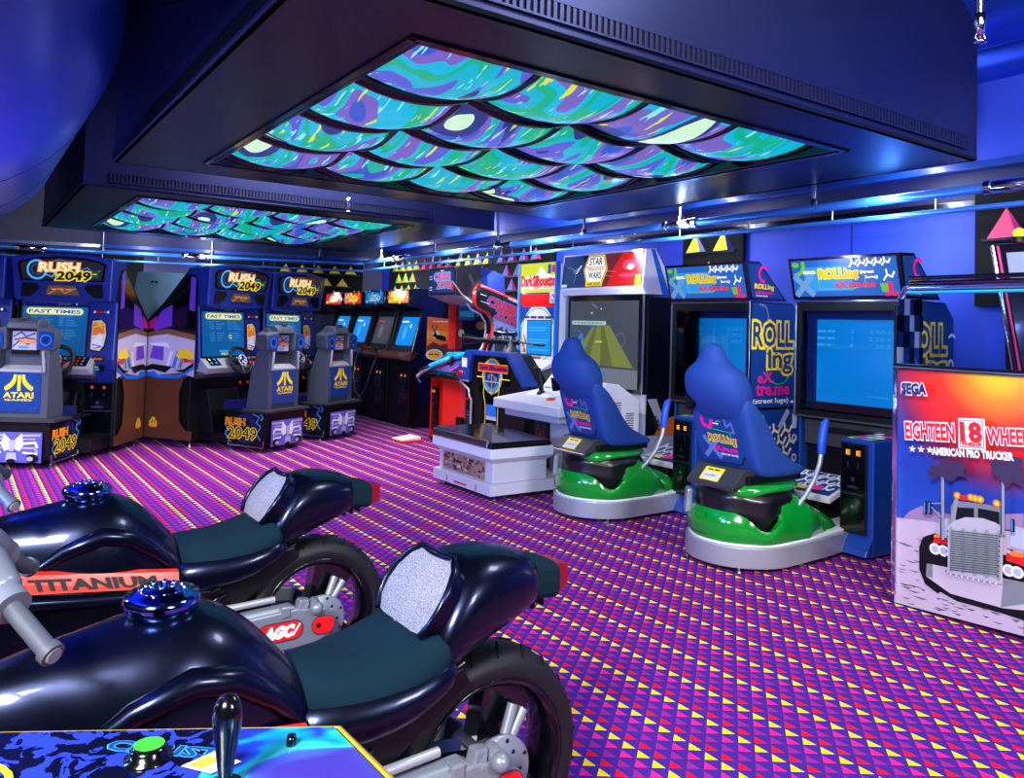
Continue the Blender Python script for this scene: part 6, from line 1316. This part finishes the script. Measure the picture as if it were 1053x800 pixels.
# ---------------------------------------------------------------- joystick console in the near left corner
def console():
    t = empty('joystick_console', (-.36, .60, 0), 0, 'control panel with black joystick and blue-green swirl print, bottom left corner', 'arcade machine')
    out = [(-.34, -.12), (.33, -.12), (.33, .02), (.20, .195), (-.34, .145)]
    m = MB(); m.prism(out, 'z', .97, 1.0, 'black'); m.prism([(x * .96, y * .92) for x, y in out], 'z', 0, .97, 'black'); m.build('cabinet', t, bevel=.003)
    m = MB(); pts = [(x, y, .988) for x, y in out]; m.tube(pts + pts[:1], .012, 'trim_yellow', 8, caps=False); m.build('edge_trim', t)
    m = MB(); m.prism([(x * .985, y * .975) for x, y in out], 'z', .998, 1.002, 'swirl_print'); A = Art(m, (0, 0, 1.0026), (1, 0, 0), (0, 1, 0), .0003)
    A.text('CHRISTI', .0, .135, .11, .016, 'blue_art', .02, 'skyblue', .05, rot=-.1); A.text('LIN', -.05, .06, .06, .014, 'white', .04); A.poly([(.08, .11), (.11, .10), (.13, .12), (.10, .135)], 'cream'); A.poly([(.085, .112), (.10, .108), (.11, .12), (.1, .128)], 'orange2')
    A.ring(-.1, .05, .06, .006, 'yellow', 24); m.build('printed_top', t)
    m = MB(); m.lathe([(.0, .012), (.012, .012), (.016, .009), (.016, .003), (.021, .002), (.021, .0)], 'black_gloss', (.045, .125, 1.002), n=20); m.lathe([(.0, .0125), (.013, .0125)], 'green', (.045, .125, 1.0025), n=20); m.build('push_button', t)
    m = MB(); m.lathe([(0, .008), (.004, .009), (.005, .005), (.005, 0)], 'black_gloss', (.165, .155, 1.002), n=12); m.build('bolt', t)
    m = MB(); m.lathe([(.0, .080), (.007, .078), (.011, .071), (.0125, .062), (.0118, .052), (.009, .034), (.0065, .015), (.0055, 0.)], 'black_gloss', (.128, .085, 1.0), n=20); m.lathe([(.016, 0.), (.014, .004), (.006, .005)], 'black', (.128, .085, 1.002), n=16); m.build('joystick', t)
def swirl():
    t = NT('swirl_print'); tc = t.n('ShaderNodeTexCoord'); sx = t.n('ShaderNodeSeparateXYZ'); t.l(tc.outputs['Object'], sx.inputs[0])
    nz = t.n('ShaderNodeTexNoise'); nz.inputs['Scale'].default_value = 9; nz.inputs['Detail'].default_value = 2; nz.inputs['Distortion'].default_value = 1.6; t.l(tc.outputs['Object'], nz.inputs['Vector'])
    cr = t.n('ShaderNodeValToRGB'); cr.color_ramp.interpolation = 'LINEAR'; e = cr.color_ramp.elements
    for i, (p, c) in enumerate([(.3, (10, 20, 90)), (.42, (30, 60, 190)), (.47, (10, 150, 180)), (.53, (60, 190, 190)), (.58, (60, 90, 210)), (.66, (60, 50, 150))]):
        q = e[i] if i < 2 else e.new(p); q.position = p; q.color = (lin(c[0]), lin(c[1]), lin(c[2]), 1)
    t.l(nz.outputs['Fac'], cr.inputs[0])
    n2 = t.n('ShaderNodeTexNoise'); n2.inputs['Scale'].default_value = 45; n2.inputs['Detail'].default_value = 3; n2.inputs['Distortion'].default_value = 1; t.l(tc.outputs['Object'], n2.inputs['Vector'])
    dark = t.mix(t.math('GREATER_THAN', n2.outputs['Fac'], .5), (8, 10, 36), (40, 60, 190))
    t.l(t.mix(t.math('GREATER_THAN', sx.outputs[0], .10), dark, cr.outputs[0]), t.b.inputs['Base Color']); t.b.inputs['Roughness'].default_value = .2; t.b.inputs['Coat Weight'].default_value = .5
swirl(); mk('trim_yellow', (220, 180, 40), .4)
console()

# ---------------------------------------------------------------- rail lamps, plus unseen lights added for brightness
def area(name, loc, target, size, power, col=(1, 1, 1), sy=None, spread=None):
    l = bpy.data.lights.new(name, 'AREA'); l.energy = power; l.color = col; l.size = size
    if sy: l.shape = 'RECTANGLE'; l.size_y = sy
    if spread: l.spread = R(spread)
    o = bpy.data.objects.new(name, l); C.objects.link(o); o.location = loc
    o.rotation_euler = (Vector(target) - Vector(loc)).to_track_quat('-Z', 'Y').to_euler(); return o
def spot(name, loc, target, power, ang, col=(1, 1, 1), rad=.05, blend=.5):
    l = bpy.data.lights.new(name, 'SPOT'); l.energy = power; l.color = col; l.spot_size = R(ang); l.spot_blend = blend; l.shadow_soft_size = rad
    o = bpy.data.objects.new(name, l); C.objects.link(o); o.location = loc; o.rotation_euler = (Vector(target) - Vector(loc)).to_track_quat('-Z', 'Y').to_euler(); return o
area('added_overhead_light', (-1.2, -1.6, 3.3), (1.0, 6.0, .4), 1.0, 470, (1, .97, 1))  # unseen area lights added overhead to brighten the carpet and machines
area('added_overhead_light', (3.4, -1.4, 3.4), (1.6, 6.0, .6), 1.2, 290, (.95, .96, 1))
area('added_overhead_light', tuple(AB(3.2, -7.55, 3.6)), tuple(AB(3.2, -7.55, 0)), .9, 420, (1, .93, .96), 3.2)
area('added_overhead_light', (-5.6, 4.4, 3.6), (-3.6, 8.0, .8), 1.2, 420, (1, .97, 1))
area('added_overhead_light', (1.9, 2.6, 3.65), (1.6, 4.0, 0), .8, 70, (.9, .94, 1))
for i, (b, pw) in enumerate(((-.9, 26), (-3.3, 26), (-5.4, 26), (-7.6, 30), (-9.8, 40), (-12.0, 40))):
    area('rail_lamp', tuple(AB(5.45, b, 2.50)), tuple(AB(6.25, b, 2.95)), .12, pw * .5, (.5, .62, 1), 1.9)
    area('rail_lamp', tuple(AB(5.45, b, 2.40)), tuple(AB(6.25, b, 1.5)), .12, pw * .9, (.75, .82, 1), 1.9)
area('rail_lamp', (-6.0, 12.2, 2.38), (-6.3, 13.4, 1.8), .2, 60, (.8, .85, 1), 6)
area('rail_lamp', tuple(AB(3.2, -13.4, 2.4)), tuple(AB(3.6, -15, 2.3)), .2, 30, (.8, .85, 1), 2)
area('added_uplight', (-3.2, 1.2, 1.6), (-2.2, 3.4, 3.0), .5, 260, (.12, .36, 1))  # unseen uplights added to turn the bulkhead and box faces blue
area('added_uplight', tuple(AB(-.1, -4.4, .8)), tuple(AB(.6, -5.8, 3.)), .35, 75, (.25, .38, 1))
area('added_uplight', (-3.0, 2.2, 1.9), (-2.6, 4.6, 2.9), .10, 30, (1, .45, .15))  # small orange and white lights added for streaks on the bulkhead
area('added_uplight', (-2.2, .6, 1.5), (-2.2, 4.4, 2.6), .08, 40, (.8, .95, 1))
w = bpy.data.worlds.new('world'); bpy.context.scene.world = w; w.use_nodes = True
w.node_tree.nodes['Background'].inputs[0].default_value = (.02, .03, .08, 1); w.node_tree.nodes['Background'].inputs[1].default_value = .5

# ---------------------------------------------------------------- camera
cd = bpy.data.cameras.new('camera'); cam = bpy.data.objects.new('camera', cd); C.objects.link(cam)
M = Matrix((RT, UP, -FW)).transposed().to_4x4(); M.translation = Vector((0, 0, 1.4)); cam.matrix_world = M
cd.sensor_fit = 'HORIZONTAL'; cd.sensor_width = 36; cd.lens = CP['f'] / 1053 * 36; cd.shift_y = -CP['s'] / 1053; cd.clip_start = .02
bpy.context.scene.camera = cam
vs_ = bpy.context.scene.view_settings; vs_.view_transform = 'Standard'; vs_.look = 'None'; vs_.gamma = 1; vs_.use_curve_mapping = False; vs_.exposure = 0.
